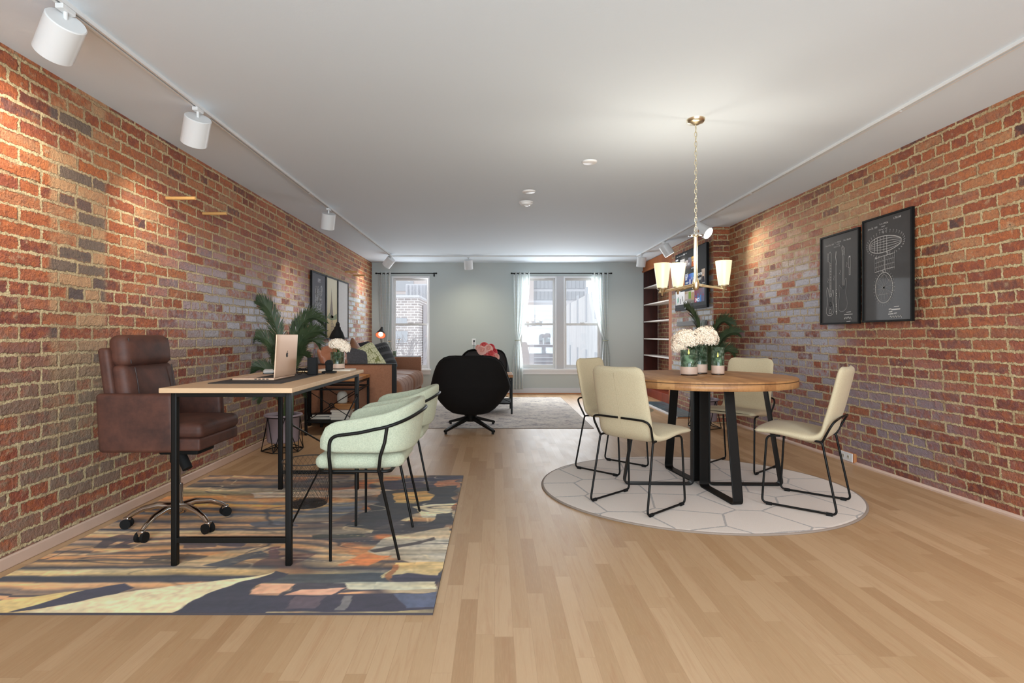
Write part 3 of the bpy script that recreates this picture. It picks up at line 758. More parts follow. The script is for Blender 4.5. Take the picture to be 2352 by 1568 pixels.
# ------------------------------------------------------------------ mint tub chairs
m_mint = fabric('mint_weave', (154, 160, 138), (200, 204, 180), 440, .9, .05, .95)
def tub_chair(name, label, loc, group):
    """faces -X; local origin under the seat centre"""
    r = thing(name, label, 'chair', loc, 0, group)
    W_, D_ = .245, .215
    # plan path of the shell: from near arm tip round the back to the far arm tip
    path = [(-.185, -W_)] + [(-.185+.06*k, -W_-.004*k) for k in range(1, 4)]
    pl = []
    n = 48
    for i in range(n+1):
        t = -1+2*i/n                                     # -1 near arm tip .. 1 far arm tip
        a = abs(t)
        if a > .58: x = .06 - (a-.58)/.42*.245; y = W_*(1-.02*(1-a))
        else:
            ang = a/.58*PI/2; x = .06 + D_*.70*math.cos(ang)**.75; y = W_*math.sin(ang)**.75
        pl.append((x, math.copysign(y, t) if t else 0, a))
    def top(a):
        return .655 + .085*ease(.95, .0, a) - .0*(a)
    def bot(a): return .512 - .006*(1-a)
    T_ = .021
    def cross(i, k):      # k around the cross-section of the padded shell
        x, y, a = pl[i]
        x2, y2, _ = pl[min(n, i+1)]; x1, y1, _ = pl[max(0, i-1)]
        tx, ty = x2-x1, y2-y1; L_ = math.hypot(tx, ty) or 1; nx_, ny_ = ty/L_, -tx/L_
        endf = 1.0
        e = min(i, n-i)
        cut = 0.075*(1-math.sqrt(max(0, 1-((4-e)/4)**2))) if e < 4 else 0
        zt, zb = top(a)-cut, bot(a)+cut*.25
        ang = 2*PI*k; ca, sa = math.cos(ang), math.sin(ang)
        sq = lambda v_: math.copysign(abs(v_)**.5, v_)
        th = T_*(.55 if e == 0 else (.85 if e == 1 else 1))*(.95+.35*a*0)
        zz = (zt+zb)/2 + sq(sa)*(zt-zb)/2; off = sq(ca)*th if abs(sa) < .995 else 0
        flare = (zz-.5)*.16*(1-a*.7)
        return (x+nx_*off*1 + flare*(1-a), y+ny_*off + math.copysign(flare*.35, y)*(a > .2), zz)
    b = MB(); M_ = 24
    b.grid(lambda u, v_: cross(int(round(u*n)), v_), n, M_)
    b.add([cross(0, k/M_) for k in range(M_)], [tuple(range(M_))], True); b.add([cross(n, k/M_) for k in range(M_)], [tuple(reversed(range(M_)))], True)
    b.build('backrest', m_mint, r, merge=.0005)
    s = MB(); s.rbox(-.225, .185, -.222, .222, .425, .492, .033, 5)
    vv = []
    for (x, y, z) in s.v:
        k = 1 - .28*max(0, (x-.0)/.185)**2; z2 = z + (.012*(1-(x/.23)**2)*(1-(y/.23)**2) if z > .46 else 0); vv.append((x, y*k, z2))
    s.v = vv; s.build('seat', m_mint, r)
    rod = .008; off = .005+T_
    pts = []
    for i in range(3, n-2):
        x, y, a = pl[i]; x2, y2, _ = pl[i+1]; x1, y1, _ = pl[i-1]
        tx, ty = x2-x1, y2-y1; L_ = math.hypot(tx, ty); nx_, ny_ = ty/L_, -tx/L_
        z = .592 + .095*ease(.92, .0, a); fl_ = (z-.5)*.16*(1-a)*1.0
        pts.append((x+nx_*off+fl_, y+ny_*off, z))
    p0, p1 = pts[0], pts[-1]
    e0 = fillet([(p0[0]-.03, p0[1], .495), (p0[0]-.028, p0[1], pts[0][2]-.004), pts[4]], .06, 6)[:-1]; e1 = fillet([pts[-5], (p1[0]-.028, p1[1], pts[-1][2]-.004), (p1[0]-.03, p1[1], .495)], .06, 6)[1:]
    MB().tube(e0 + [Vector(q) for q in pts[4:-4]] + e1, rod, n=10).build('back_rail', m_black, r)
    MB().tube(fillet([(-.20, -.225, .42), (.13, -.225, .42), (.14, .225, .42), (-.20, .225, .42)], .03, closed=True), .008, closed=True).build('seat_frame', m_black, r)
    for s_ in (-1, 1):
        fx = p0[0]-.03
        MB().tube([(fx, s_*abs(p0[1]), .52), (fx, s_*abs(p0[1])*.985, .49), (fx, s_*.245, .42), (fx-.002, s_*.24, .009)], [.0083, .0085, .0085, .0065], n=10).build('leg', m_black, r)
        rp_ = min((p for p in pts if p[1]*s_ > 0), key=lambda p: abs(p[0]-.125))
        MB().tube([rp_, (rp_[0]-.012, rp_[1]*.985, .56), (rp_[0]-.03, s_*.272, .50), (.082, s_*.245, .43), (.172, s_*.222, .009)], [.0075, .008, .008, .008, .0065], n=10).build('leg', m_black, r)
    return r
tub_chair('tub_chair', 'mint green tub chair with black frame nearest the camera, beside the desk', (-.615, 2.85, 0), None)
tub_chair('tub_chair', 'mint green tub chair behind the nearer mint chair, further along the desk', (-.615, 3.57, 0), None)

# ------------------------------------------------------------------ dining table
m_acacia = NT('acacia_planks'); o_ = m_acacia.obj(); sx_ = m_acacia.sep(o_)
idx = m_acacia.math('FLOOR', m_acacia.math('DIVIDE', sx_[0], .085)); idy = m_acacia.math('FLOOR', m_acacia.math('DIVIDE', m_acacia.math('ADD', sx_[1], m_acacia.math('MULTIPLY', idx, .37)), .62))
wn = m_acacia.n('ShaderNodeTexWhiteNoise', noise_dimensions='2D'); m_acacia.put(wn.inputs['Vector'], m_acacia.comb(idx, idy))
mp = m_acacia.n('ShaderNodeMapping'); m_acacia.put(mp.inputs[0], m_acacia.vmath('ADD', o_, m_acacia.comb(0, m_acacia.math('MULTIPLY', wn.outputs[0], 9), 0))); mp.inputs['Scale'].default_value = (1, .09, 1)
g = m_acacia.noise(mp.outputs[0], 30, 5, .65, dist=.8)
c = m_acacia.ramp(wn.outputs[0], [(0, lin((150, 102, 62))), (.5, lin((174, 124, 78))), (1, lin((194, 144, 94)))])
m_acacia.base(m_acacia.mix(m_acacia.mr(g, .4, .75, 0, .5), c, lin((112, 68, 38)))); m_acacia.set(rough=.42); m_acacia.bump(g, .1, .002); m_acacia = m_acacia.m
TX, TY = 1.435, 3.95
r = thing('dining_table', 'round acacia dining table on a black steel strap base', 'table', (TX, TY, 0))
MB().lathe([(.001, .7725), (.604, .7725), (.61, .769), (.61, .7595), (.6085, .7590), (.6085, .7560), (.61, .7555), (.61, .719), (.606, .716), (.001, .716)], n=96).build('tabletop', m_acacia, r, merge=.0001)
MB().lathe([(.6092, .7593), (.6092, .7558)], n=96).build('groove', mat('groove_black', (40, 24, 16), .6), r)
for a, R_ in ((-2, .555), (178, .53), (-84, .50), (98, .50)):
    a = math.radians(a); d = Vector((math.cos(a), math.sin(a), 0)); n_ = Vector((-d.y, d.x, 0)); wd = .032
    path = fillet([d*.055+Vector((0, 0, .716)), d*.055+Vector((0, 0, .016)), d*R_+Vector((0, 0, .016)), d*(R_-.115)+Vector((0, 0, .716))], .035, 5)
    b = MB(); vs_ = []
    for i, p in enumerate(path):
        t_ = (path[min(i+1, len(path)-1)]-path[max(i-1, 0)]).normalized(); q = n_.cross(t_)*.005
        vs_ += [p-n_*wd-q, p+n_*wd-q, p+n_*wd+q, p-n_*wd+q]
    m_ = len(path)
    b.add(vs_, [(4*i+k, 4*i+(k+1) % 4, 4*i+4+(k+1) % 4, 4*i+4+k) for i in range(m_-1) for k in range(4)] + [(0, 1, 2, 3), (4*m_-4, 4*m_-3, 4*m_-2, 4*m_-1)])
    b.build('leg', m_black, r, bevel=.0015, merge=.00001)

# ------------------------------------------------------------------ dining chairs
m_cream = fabric('cream_upholstery', (178, 162, 132), (204, 189, 158), 620, .3, .2, .8)
m_seam = mat('cream_seam', (160, 142, 112), .9)
def dining_chair():
    r = thing('dining_chair', '', 'chair', (0, 0, 0))
    # centre profile: seat front -> seat rear -> back top   (y forward, z up)
    P = fillet([(0, .235, .462), (0, .10, .468), (0, -.135, .437), (0, -.185, .60), (0, -.245, .862)], .10, 8)
    L_ = [0]
    for a, b in zip(P, P[1:]): L_.append(L_[-1]+(b-a).length)
    tot = L_[-1]
    def at(s):
        s *= tot; i = 0
        while i < len(P)-2 and L_[i+1] < s: i += 1
        k = (s-L_[i])/(L_[i+1]-L_[i]); return P[i].lerp(P[i+1], k), (P[i+1]-P[i]).normalized()
    def hw(s):
        w0 = .228 - .038*ease(.30, .52, s) - .006*ease(.6, 1, s) + 0.0
        e = 1.0
        rc = .055/tot
        if s > 1-rc: t = (s-(1-rc))/rc; w0 -= .055*(1-math.sqrt(max(0, 1-t*t)))
        if s < .03: t = (.03-s)/.03; w0 -= .02*(1-math.sqrt(max(0, 1-t*t)))
        return w0
    nu, nv = 22, 56
    def surf(side):
        def f(u, v_):
            x = -1+2*u; s = 0.5-0.5*math.cos(PI*v_) if False else v_
            # denser at the ends
            s = v_ + .035*math.sin(2*PI*v_)*-1
            p, t = at(s)                                   # the normal points up on the seat, forward on the back
            nrm = Vector((0, t.z, -t.y))
            xx = math.copysign(1-(1-abs(x))**1.6, x)
            th = .019*(max(0, 1-abs(xx)**7))**.5*(max(0, 1-abs(2*s-1)**26))**.5
            if side < 0: th *= (1.15 + .55*ease(.0, .35, s)*(1-ease(.4, .6, s)))
            dish = (.020*xx*xx)*ease(.35, .6, s) - (.006*(1-xx*xx))*(1-ease(.3, .45, s))*(side > 0)*-1
            q = p + nrm*(side*th) + nrm*dish*(1 if s > .3 else 1)
            return (hw(s)*xx, q.y, q.z)
        return f
    b = MB(); b.grid(surf(1), nu, nv); b.grid(surf(-1), nu, nv)
    shell = b.build('seat_shell', m_cream, r, merge=.0008)
    # centre seam on the rear and pad crease on the front
    pts = []
    for k in range(30):
        s = .34 + .62*k/29; p, t = at(s); nrm = Vector((0, t.z, -t.y)); q = p - nrm*(.0205*(1.0 + .5*ease(.0, .35, s)*(1-ease(.4, .6, s)))); pts.append((0, q.y, q.z))
    MB().tube(pts, .0016, n=6).build('seam', m_seam, shell)
    # wire frame
    R_ = .0066
    for s in (-1, 1):
        X = s*.205
        rail = fillet([(s*.188, -.10, .428), (s*.19, -.135, .425), (X, -.215, .0195), (X, .19, .0195), (s*.197, .165, .432), (s*.19, .09, .436)], .032, 6)
        MB().tube(rail, R_, n=10).build('leg', m_black, r)
        MB().tube(fillet([(s*.19, -.135, .425), (s*.205, -.178, .515), (s*.197, -.194, .545), (s*.165, -.203, .556), (s*.012, -.197, .556)], .03, 6), R_, n=10).build('back_rod', m_black, r)
        MB().tube([(s*.188, -.10, .428), (s*.11, -.10, .425), (0, -.10, .423)], R_, n=8).build('under_seat_rod', m_black, r)
        for y in (-.175, .15):
            MB().cyl((X, y-.016, .0175), (X, y+.016, .0175), .0105, n=10).build('foot_pad', m_blackm, r)
    return r
dc = dining_chair()
def face(f): return math.atan2(-f[0], f[1])
spots = [((.894, 3.512), face((.75, .66)), 'cream dining chair at the table, back to the camera'),
         ((.928, 4.43), face((.71, -.70)), 'cream dining chair at the far left of the round table, behind the nearest one'),
         ((1.925, 4.47), face((-.74, -.67)), 'cream dining chair at the far right of the round table, by the brick wall'),
         ((1.930, 3.525), face((-.75, .66)), 'cream dining chair at the near right of the table, seen from its side')]
for i, ((x, y), a, lab) in enumerate(spots):
    if i == 0: o = dc; o.location = (x, y, .003); o.rotation_euler.z = a; o['label'] = lab
    else: o = dup(dc, lab, (x, y, .003), a)
    o['group'] = 'cream chairs around the round table'
# ------------------------------------------------------------------ sofa (back against the left wall, arms across the room)
m_tan = fabric('tan_leatherette', (142, 98, 74), (158, 110, 84), 90, .1, .2, .8, rough=.6)
m_tanseam = mat('tan_seam', (126, 86, 64), .7)
SX0, SX1, SY0, SY1 = -2.165, -1.14, 6.56, 8.86
r = thing('sofa', 'tan sofa with black steel end frames along the left brick wall', 'sofa', ((SX0+SX1)/2, (SY0+SY1)/2, 0))
hx, hy = (SX1-SX0)/2, (SY1-SY0)/2
for s in (-1, 1):
    a = (-hy, -hy+.09) if s < 0 else (hy-.09, hy)
    b = MB().rbox(-hx+.03, hx-(.045 if s < 0 else .002), a[0]+.012, a[1]-.003, .135, .716, .018, 3); ar = b.build('arm_panel', m_tan, r)
    f = MB(); y0, y1 = (a[0], a[0]+.035) if s < 0 else (a[1]-.035, a[1])
    f.box(hx-.05, hx-(0 if s < 0 else .012), y0+(0 if s < 0 else .02), y1, .0, .722); f.box(-hx, -hx+.03, y0, y1, 0, .722); f.box(-hx+.03, hx-.05, y0, y1, .714, .722); f.box(-hx+.03, hx-.05, y0, y1, .11, .135)
    f.build('end_frame', m_black, r, bevel=.002)
MB().rbox(-hx+.02, -hx+.2, -hy+.09, hy-.09, .2, .70, .04, 4).build('backrest', m_tan, r)
MB().box(-hx+.05, hx-.08, -hy+.07, hy-.07, .12, .26).build('seat_deck', m_blackm, r)
for s in (-1, 1):
    y0, y1 = (-hy+.092, 0) if s < 0 else (0.002, hy-.092)
    b = MB().rbox(-hx+.19, hx+.05, y0, y1, .255, .515, .10, 6)
    v = []
    for (x, y, z) in b.v:
        u = (x-(-hx+.19))/(2*hx-.14)
        if z > .38: z += .018*math.sin(PI*min(1, max(0, u)))
        v.append((x, y, z))
    b.v = v; c = b.build('seat_cushion', m_tan, r)
    for k in range(1, 4):
        yy = y0+(y1-y0)*k/4
        raw = [(-hx+.3+(2*hx-.35)*q/14, .515) for q in range(15)] + [(hx-.05+.1*math.sin(R_*PI/20), .415+.1*math.cos(R_*PI/20)) for R_ in range(1, 11)] + [(hx+.05, .37), (hx+.05, .34)]
        pts = [(x_, yy, z_+(.018*math.sin(PI*min(1, max(0, (x_+hx-.19)/(2*hx-.14)))) if z_ > .38 else 0)) for x_, z_ in raw]
        MB().tube(pts, .0024, n=6).build('seam', m_tanseam, c)

# cushions -----------------------------------------------------------
def pillow(name, label, size, loc, rot, m, thick=.15, wr=0.0, seed=0, cat='pillow', trim=None):
    w_, h_ = size; b = MB(); n = 22
    def side(sg):
        def f(u, v_):
            x, y = -1+2*u, -1+2*v_
            x = math.sin(x*PI/2); y = math.sin(y*PI/2)
            k = max(0, (1-x**2)*(1-y**2))**.5
            e = 1 - .06*(1-abs(x)**2)*abs(y)**3 - .13*(x*y)**4; e2 = 1 - .06*(1-abs(y)**2)*abs(x)**3 - .13*(x*y)**4
            z = sg*thick/2*k
            if wr: z += wr*(noise.noise(Vector((x*2.2, y*5.5, seed+sg*3)))+.5*noise.noise(Vector((x*6, y*9, seed))))*k**.5
            return (x*w_/2*e2, y*h_/2*e, z)
        return f
    b.grid(side(1), n, n); b.grid(side(-1), n, n)
    o = b.build(name, m, merge=.0005); o.location = loc; o.rotation_euler = rot
    tag(o, label, cat)
    return o
# pillows: local z is the face normal.  rotate so that the face looks towards +X / the camera
m_satin = NT('bronze_satin'); m_satin.base(lin((168, 108, 78))); m_satin.set(rough=.28, sheen=.4, spec=.6); m_satin.bump(m_satin.noise(m_satin.obj(), 14, 4, .6), .6, .02); m_satin = m_satin.m
N = NT('charcoal_patchwork'); x = N.sep(N.obj()); st = N.math('FRACT', N.math('MULTIPLY', x[1], 9)); bnd = N.math('LESS_THAN', st, .35)
sq = N.math('LESS_THAN', N.math('FRACT', N.math('MULTIPLY', x[0], 30)), .5); row = N.math('LESS_THAN', N.math('ABSOLUTE', N.math('SUBTRACT', x[1], .11)), .018)
c = N.mix(N.math('MULTIPLY', bnd, .8), lin((52, 52, 54)), lin((92, 91, 92))); c = N.mix(N.math('MULTIPLY', row, sq), c, lin((26, 26, 28)))
N.base(c); N.set(rough=.9, sheen=.3); N.bump(N.noise(N.obj(), 120, 3), .5, .003); m_char = N.m
N = NT('grey_melange'); N.base(N.mix(N.noise(N.obj(), 40, 4, .7), lin((46, 45, 48)), lin((96, 94, 98)))); N.set(rough=.92); m_mel = N.m
N = NT('leaf_net_print'); v = N.n('ShaderNodeTexVoronoi', feature='DISTANCE_TO_EDGE'); mp = N.n('ShaderNodeMapping'); N.put(mp.inputs[0], N.obj()); mp.inputs['Scale'].default_value = (1, .5, 1)
N.put(v.inputs['Vector'], mp.outputs[0]); v.inputs['Scale'].default_value = 30; v.inputs['Randomness'].default_value = .4
N.base(N.mix(N.mr(v.outputs['Distance'], .03, .07, 1, 0), lin((230, 228, 188)), lin((150, 152, 96)))); N.set(rough=.9); m_leafp = N.m
R = math.radians
pillow('throw_pillow', 'wrinkled bronze satin pillow at the near end of the sofa', (.46, .42), (-1.985, 7.02, .745), (R(72), R(-12), R(62)), m_satin, .17, .03, 2)
pillow('throw_pillow', 'tan pillow leaning behind the green patterned pillow', (.48, .48), (-1.93, 7.95, .73), (R(74), R(38), R(80)), m_tan, .16)
pillow('throw_pillow', 'dark grey melange pillow between the white flowers and the green pillow', (.42, .42), (-1.80, 7.23, .71), (R(64), R(14), R(42)), m_mel, .15, .01, 5)
pillow('throw_pillow', 'pale green pillow with net leaf pattern, middle of the sofa', (.44, .44), (-1.70, 7.62, .715), (R(66), R(-24), R(48)), m_leafp, .13)
pillow('throw_pillow', 'large charcoal patchwork pillow nearest the far arm', (.50, .48), (-1.67, 8.06, .715), (R(58), R(-16), R(28)), m_char, .17, .012, 8)
pillow('throw_pillow', 'black pillow squeezed behind the charcoal patchwork one', (.46, .44), (-1.93, 8.44, .745), (R(70), R(-8), R(62)), mat('black_velvet', (30, 29, 31), .95), .15)

# ------------------------------------------------------------------ side tables
m_tbl = wood('honey_acacia', (158, 98, 48), (204, 144, 84), axis=0, scale=10, rough=.45, plank=.07, pv=.22)
def side_table(name, label, x0, x1, y0, y1, h, braces=True, rz=0):
    r = thing(name, label, 'table', ((x0+x1)/2, (y0+y1)/2, 0), rz); a, b = (x1-x0)/2, (y1-y0)/2
    MB().box(-a, a, -b, b, h-.035, h).build('tabletop', m_tbl, r, bevel=.003)
    for sx in (-1, 1):
        for sy in (-1, 1):
            MB().box(sx*(a-.018)-.013, sx*(a-.018)+.013, sy*(b-.018)-.013, sy*(b-.018)+.013, 0, h-.035).build('leg', m_black, r, bevel=.002)
    f = MB()
    for z in (h-.05, h*.80):
        for sy in (-1, 1): f.box(-a+.02, a-.02, sy*(b-.018)-.008, sy*(b-.018)+.008, z-.012, z+.006)
        for sx in (-1, 1): f.box(sx*(a-.018)-.008, sx*(a-.018)+.008, -b+.02, b-.02, z-.012, z+.006)
    f.build('rails', m_black, r)
    MB().box(-a+.01, a-.01, -b+.01, b-.01, .13, .148).build('lower_shelf', m_blackm, r, bevel=.002)
    if braces:
        for sy in (-1, 1):
            y = sy*(b-.018); t = MB(); zt, zb = h*.78, .155; zc = zt*.38+zb*.62
            for p in ((-a+.03, zt), (a-.03, zt), (-a+.03, zb), (a-.03, zb)):
                t.tube([(p[0], y, p[1]), (0, y, (zt+zb)/2)], .0045, n=6)
            t.tube([(.022*math.cos(2*PI*k/18), y, (zt+zb)/2+.022*math.sin(2*PI*k/18)) for k in range(18)], .005, n=6, closed=True)
            t.build('cross_brace', m_black, r)
    return r
side_table('side_table', 'honey wood and black steel side table in front of the near sofa arm', -2.0, -1.43, 5.93, 6.50, .606)
side_table('side_table', 'small wooden side table beyond the far sofa arm, by the window', -2.05, -1.50, 9.0, 9.5, .606)
side_table('end_table', 'small honey wood end table with black legs between the two black chairs', -.36, .245, 7.50, 8.10, .520).location.z = .0062

# things on the lower shelf
def stack(name, items, cx, cy, z, group):
    for i, (w_, d_, h_, rz, rgb, lab) in enumerate(items):
        r = thing(name, lab, 'book', (cx, cy, z), rz, group)
        MB().box(-w_/2+.003, w_/2-.003, -d_/2+.003, d_/2-.003, .002, h_-.002).build('pages', mat('book_pages', (226, 216, 200), .8), r)
        c = MB(); c.box(-w_/2, w_/2, -d_/2, d_/2, 0, .002); c.box(-w_/2, w_/2, -d_/2, d_/2, h_-.002, h_); c.box(-w_/2, -w_/2+.003, -d_/2, d_/2, 0, h_)
        c.build('cover', mat('cover_%d_%d_%d' % rgb, rgb, .6), r); z += h_+.0003
    return z
z = stack('book', [(.20, .26, .030, .05, (214, 200, 190), 'pale book at the bottom of the stack on the low shelf'),
                   (.21, .25, .024, -.04, (226, 214, 204), 'cream book, second from the bottom of the low shelf stack'),
                   (.19, .25, .026, .08, (206, 192, 184), 'beige book in the middle of the low shelf stack'),
                   (.20, .24, .022, 0, (222, 208, 200), 'light book directly under the small wooden box')], -1.655, 6.17, .1485, 'books on the low shelf')
r = thing('keepsake_box', 'small wooden box on the books under the side table', 'box', (-1.63, 6.17, z+.0005))
MB().box(-.095, .095, -.07, .07, 0, .045).build('body', m_tbl, r, bevel=.003); MB().box(-.097, .097, -.072, .072, .045, .062).build('lid', m_tbl, r, bevel=.003)
o = MB().lathe([(.001, 0), (.050, 0), (.056, .02), (.057, .08), (.050, .105), (.036, .122), (.018, .130), (.001, .131)]).build('white_vase', mat('matte_plaster', (206, 200, 188), .8)); o.location = (-1.66, 6.17, z+.0635)
tag(o, 'rounded white ceramic ornament on the small wooden box', 'ornament')
stack('book', [(.22, .17, .028, 0, (30, 30, 32), 'black book lowest beside the pale stack'), (.20, .16, .024, .15, (36, 34, 36), 'black book on top, left of the pale stack')], -1.87, 6.16, .1485, 'black books on the low shelf')

# ------------------------------------------------------------------ table lamps
def table_lamp(label, loc, rz, tilt):
    r = thing('table_lamp', label, 'lamp', loc, rz)
    MB().lathe([(.001, 0), (.075, 0), (.08, .006), (.078, .014), (.02, .022), (.001, .022)]).build('base', m_black, r)
    MB().tube([(0, 0, .02), (0, 0, .26), (-.02, 0, .42), (0, 0, .545)], .006).build('stem', m_black, r)
    MB().sphere((0, 0, .548), .014).build('joint', m_black, r)
    M = Matrix.Translation((0, 0, .55)) @ Matrix.Rotation(tilt, 4, 'X')
    sh = MB().lathe([(.012, .035), (.020, .02), (.022, -.012), (.032, -.022), (.034, -.04), (.056, -.075), (.078, -.13), (.080, -.14)], n=32)
    sh.v = [tuple(M @ Vector(p)) for p in sh.v]; so = sh.build('lamp_shade', m_blackm, r, solid=.002)
    il = MB().lathe([(.030, -.035), (.052, -.075), (.074, -.13), (.077, -.1395)], n=32); il.v = [tuple(M @ Vector(p)) for p in il.v]
    il.build('shade_lining', mat('orange_lining', (226, 96, 56), .5), so)
    bb = MB().sphere((0, 0, -.115), .036, 10); bb.v = [tuple(M @ Vector(p)) for p in bb.v]; bb.build('bulb', emit('warm_bulb', (255, 240, 215), 6), r)
    return r
table_lamp('black cone lamp on the side table, shade seen from behind above the flowers', (-1.68, 6.06, .606), .4, R(20))
table_lamp('black lamp with lit bulb and orange lining by the far window', (-1.83, 9.18, .606), 0, R(-42))

# ------------------------------------------------------------------ black lounge chairs
m_lb = mat('black_upholstery', (22, 19, 18), .85, spec=.2)
m_lg = mat('charcoal_inner', (78, 76, 76), .85, sheen=.2)
def lounge():
    r = thing('lounge_chair', '', 'armchair', (0, 0, 0))
    zs = [.165, .172, .19, .235, .30, .38, .455, .49, .54, .62, .70, .76, .80, .818, .822]
    ws = [.05, .14, .21, .275, .335, .395, .440, .445, .432, .404, .372, .335, .285, .225, .16]
    ds = [.03, .12, .18, .23, .265, .285, .290, .288, .275, .25, .22, .19, .165, .14, .11]
    yc = [.02, .02, .015, .01, .0, -.01, -.02, -.03, -.045, -.08, -.115, -.145, -.165, -.18, -.185]
    ax = [180, 178, 172, 160, 142, 126, 112, 104, 96, 90, 88, 86, 85, 84, 82]
    def f(off):
        def g(u, v_):
            t = v_*(len(zs)-1); i = min(int(t), len(zs)-2); k = t-i; q = lambda A: A[i]*(1-k)+A[i+1]*k
            W_, D_, Z_, Y_, A_ = q(ws), q(ds), q(zs), q(yc), R(q(ax))
            ph = (-1+2*u)*A_; sn, cs = math.sin(ph), math.cos(ph)
            e = .8
            x = (W_-off)*math.copysign(abs(sn)**e, sn) if abs(ph) < PI/2 else (W_-off)*math.copysign(1, sn)*(1-.35*(abs(ph)-PI/2)/(PI/2)*abs(math.sin(abs(ph)-PI/2)))
            if abs(ph) > PI/2: x = (W_-off)*math.sin(ph)**1 if abs(math.sin(ph)) > 0 else 0
            y = Y_ - (D_-off)*math.copysign(abs(cs)**e, cs)
            return (x, y, Z_ + (off*.5 if v_ < .3 else 0))
        return g
    o = MB().grid(f(0), 48, 42).build('shell', m_lb, r, merge=.0004); m_ = o.modifiers.new('solid', 'SOLIDIFY'); m_.thickness = .014; m_.offset = -1
    MB().grid(lambda u, v_: f(.02)(.04+.92*u, .28+.70*v_), 40, 30).build('inner_padding', m_lg, r)
    rim = [Vector(f(.004)(1, .30+.70*k/30)) for k in range(31)]; rim2 = [Vector(f(.004)(k/40, 1)) for k in range(40, -1, -1)]; rim3 = [Vector(f(.004)(0, .30+.70*k/30)) for k in range(30, -1, -1)]
    MB().tube(rim+rim2[1:]+rim3[1:], .012, n=8).build('rim_piping', m_lb, r)
    s = MB().rbox(-.30, .30, -.22, .30, .30, .44, .06, 5); s.v = [(x*(1-.25*max(0, -y/.3)), y, z) for x, y, z in s.v]; s.build('seat_cushion', m_lg, r)
    MB().cyl((0, 0, .09), (0, 0, .17), .05, .075, n=24).build('hub', m_black, r)
    for a in (45, 135, 225, 315):
        a = R(a); d = Vector((math.cos(a)*1.05, math.sin(a)*1.38, 0)); n_ = Vector((-d.y, d.x, 0)).normalized()
        b = MB(); P = [d*.03+Vector((0, 0, .13)), d*.335+Vector((0, 0, .038)), d*.35+Vector((0, 0, .030)), d*.35+Vector((0, 0, .0))]
        H = [.022, .012, .011, .011]; vs_ = []
        for p, h_ in zip(P[:3], H): vs_ += [p-n_*.018+Vector((0, 0, -h_)), p+n_*.018+Vector((0, 0, -h_)), p+n_*.018+Vector((0, 0, h_)), p-n_*.018+Vector((0, 0, h_))]
        b.add(vs_, [(4*i+k, 4*i+(k+1) % 4, 4*i+4+(k+1) % 4, 4*i+4+k) for i in range(2) for k in range(4)] + [(0, 1, 2, 3), (8, 9, 10, 11)])
        q = d*.337; b.cyl((q.x, q.y, .0), (q.x, q.y, .03), .014, n=10)
        b.build('base_leg', m_black, r, bevel=.003)
    return r
lc = lounge(); lc.location = (-.268, 6.345, .0); lc.rotation_euler.z = R(0)
lc['label'] = 'black shell lounge chair with star base, its back to the camera'
for o in dup(lc, 'second black lounge chair half hidden behind the first, facing the room', (-.22, 8.65, .0062), R(160)).children: pass

# ------------------------------------------------------------------ curtains
N = NT('lattice_curtain'); uv = N.sep(N.uv())
a = N.math('ABSOLUTE', N.math('SUBTRACT', N.math('FRACT', N.math('ADD', N.math('MULTIPLY', uv[0], 15), N.math('MULTIPLY', N.math('SINE', N.math('MULTIPLY', uv[1], 55)), .22))), .5))
b_ = N.math('ABSOLUTE', N.math('SUBTRACT', N.math('FRACT', N.math('SUBTRACT', N.math('MULTIPLY', uv[0], 15), N.math('MULTIPLY', N.math('SINE', N.math('MULTIPLY', uv[1], 55)), .22))), .5))
k = N.mr(N.math('MINIMUM', a, b_), .05, .12, 1, 0)
c = N.mix(N.math('MULTIPLY', k, .8), lin((216, 222, 228)), lin((194, 196, 168)))
N.base(c); N.set(rough=.8, sheen=.3)
tr = N.n('ShaderNodeBsdfTranslucent'); N.put(tr.inputs[0], c); mx_ = N.n('ShaderNodeMixShader'); mx_.inputs[0].default_value = .35
N.t.links.new(N.p.outputs[0], mx_.inputs[1]); N.t.links.new(tr.outputs[0], mx_.inputs[2]); N.t.links.new(mx_.outputs[0], N.out.inputs[0])
m_curt = N.m
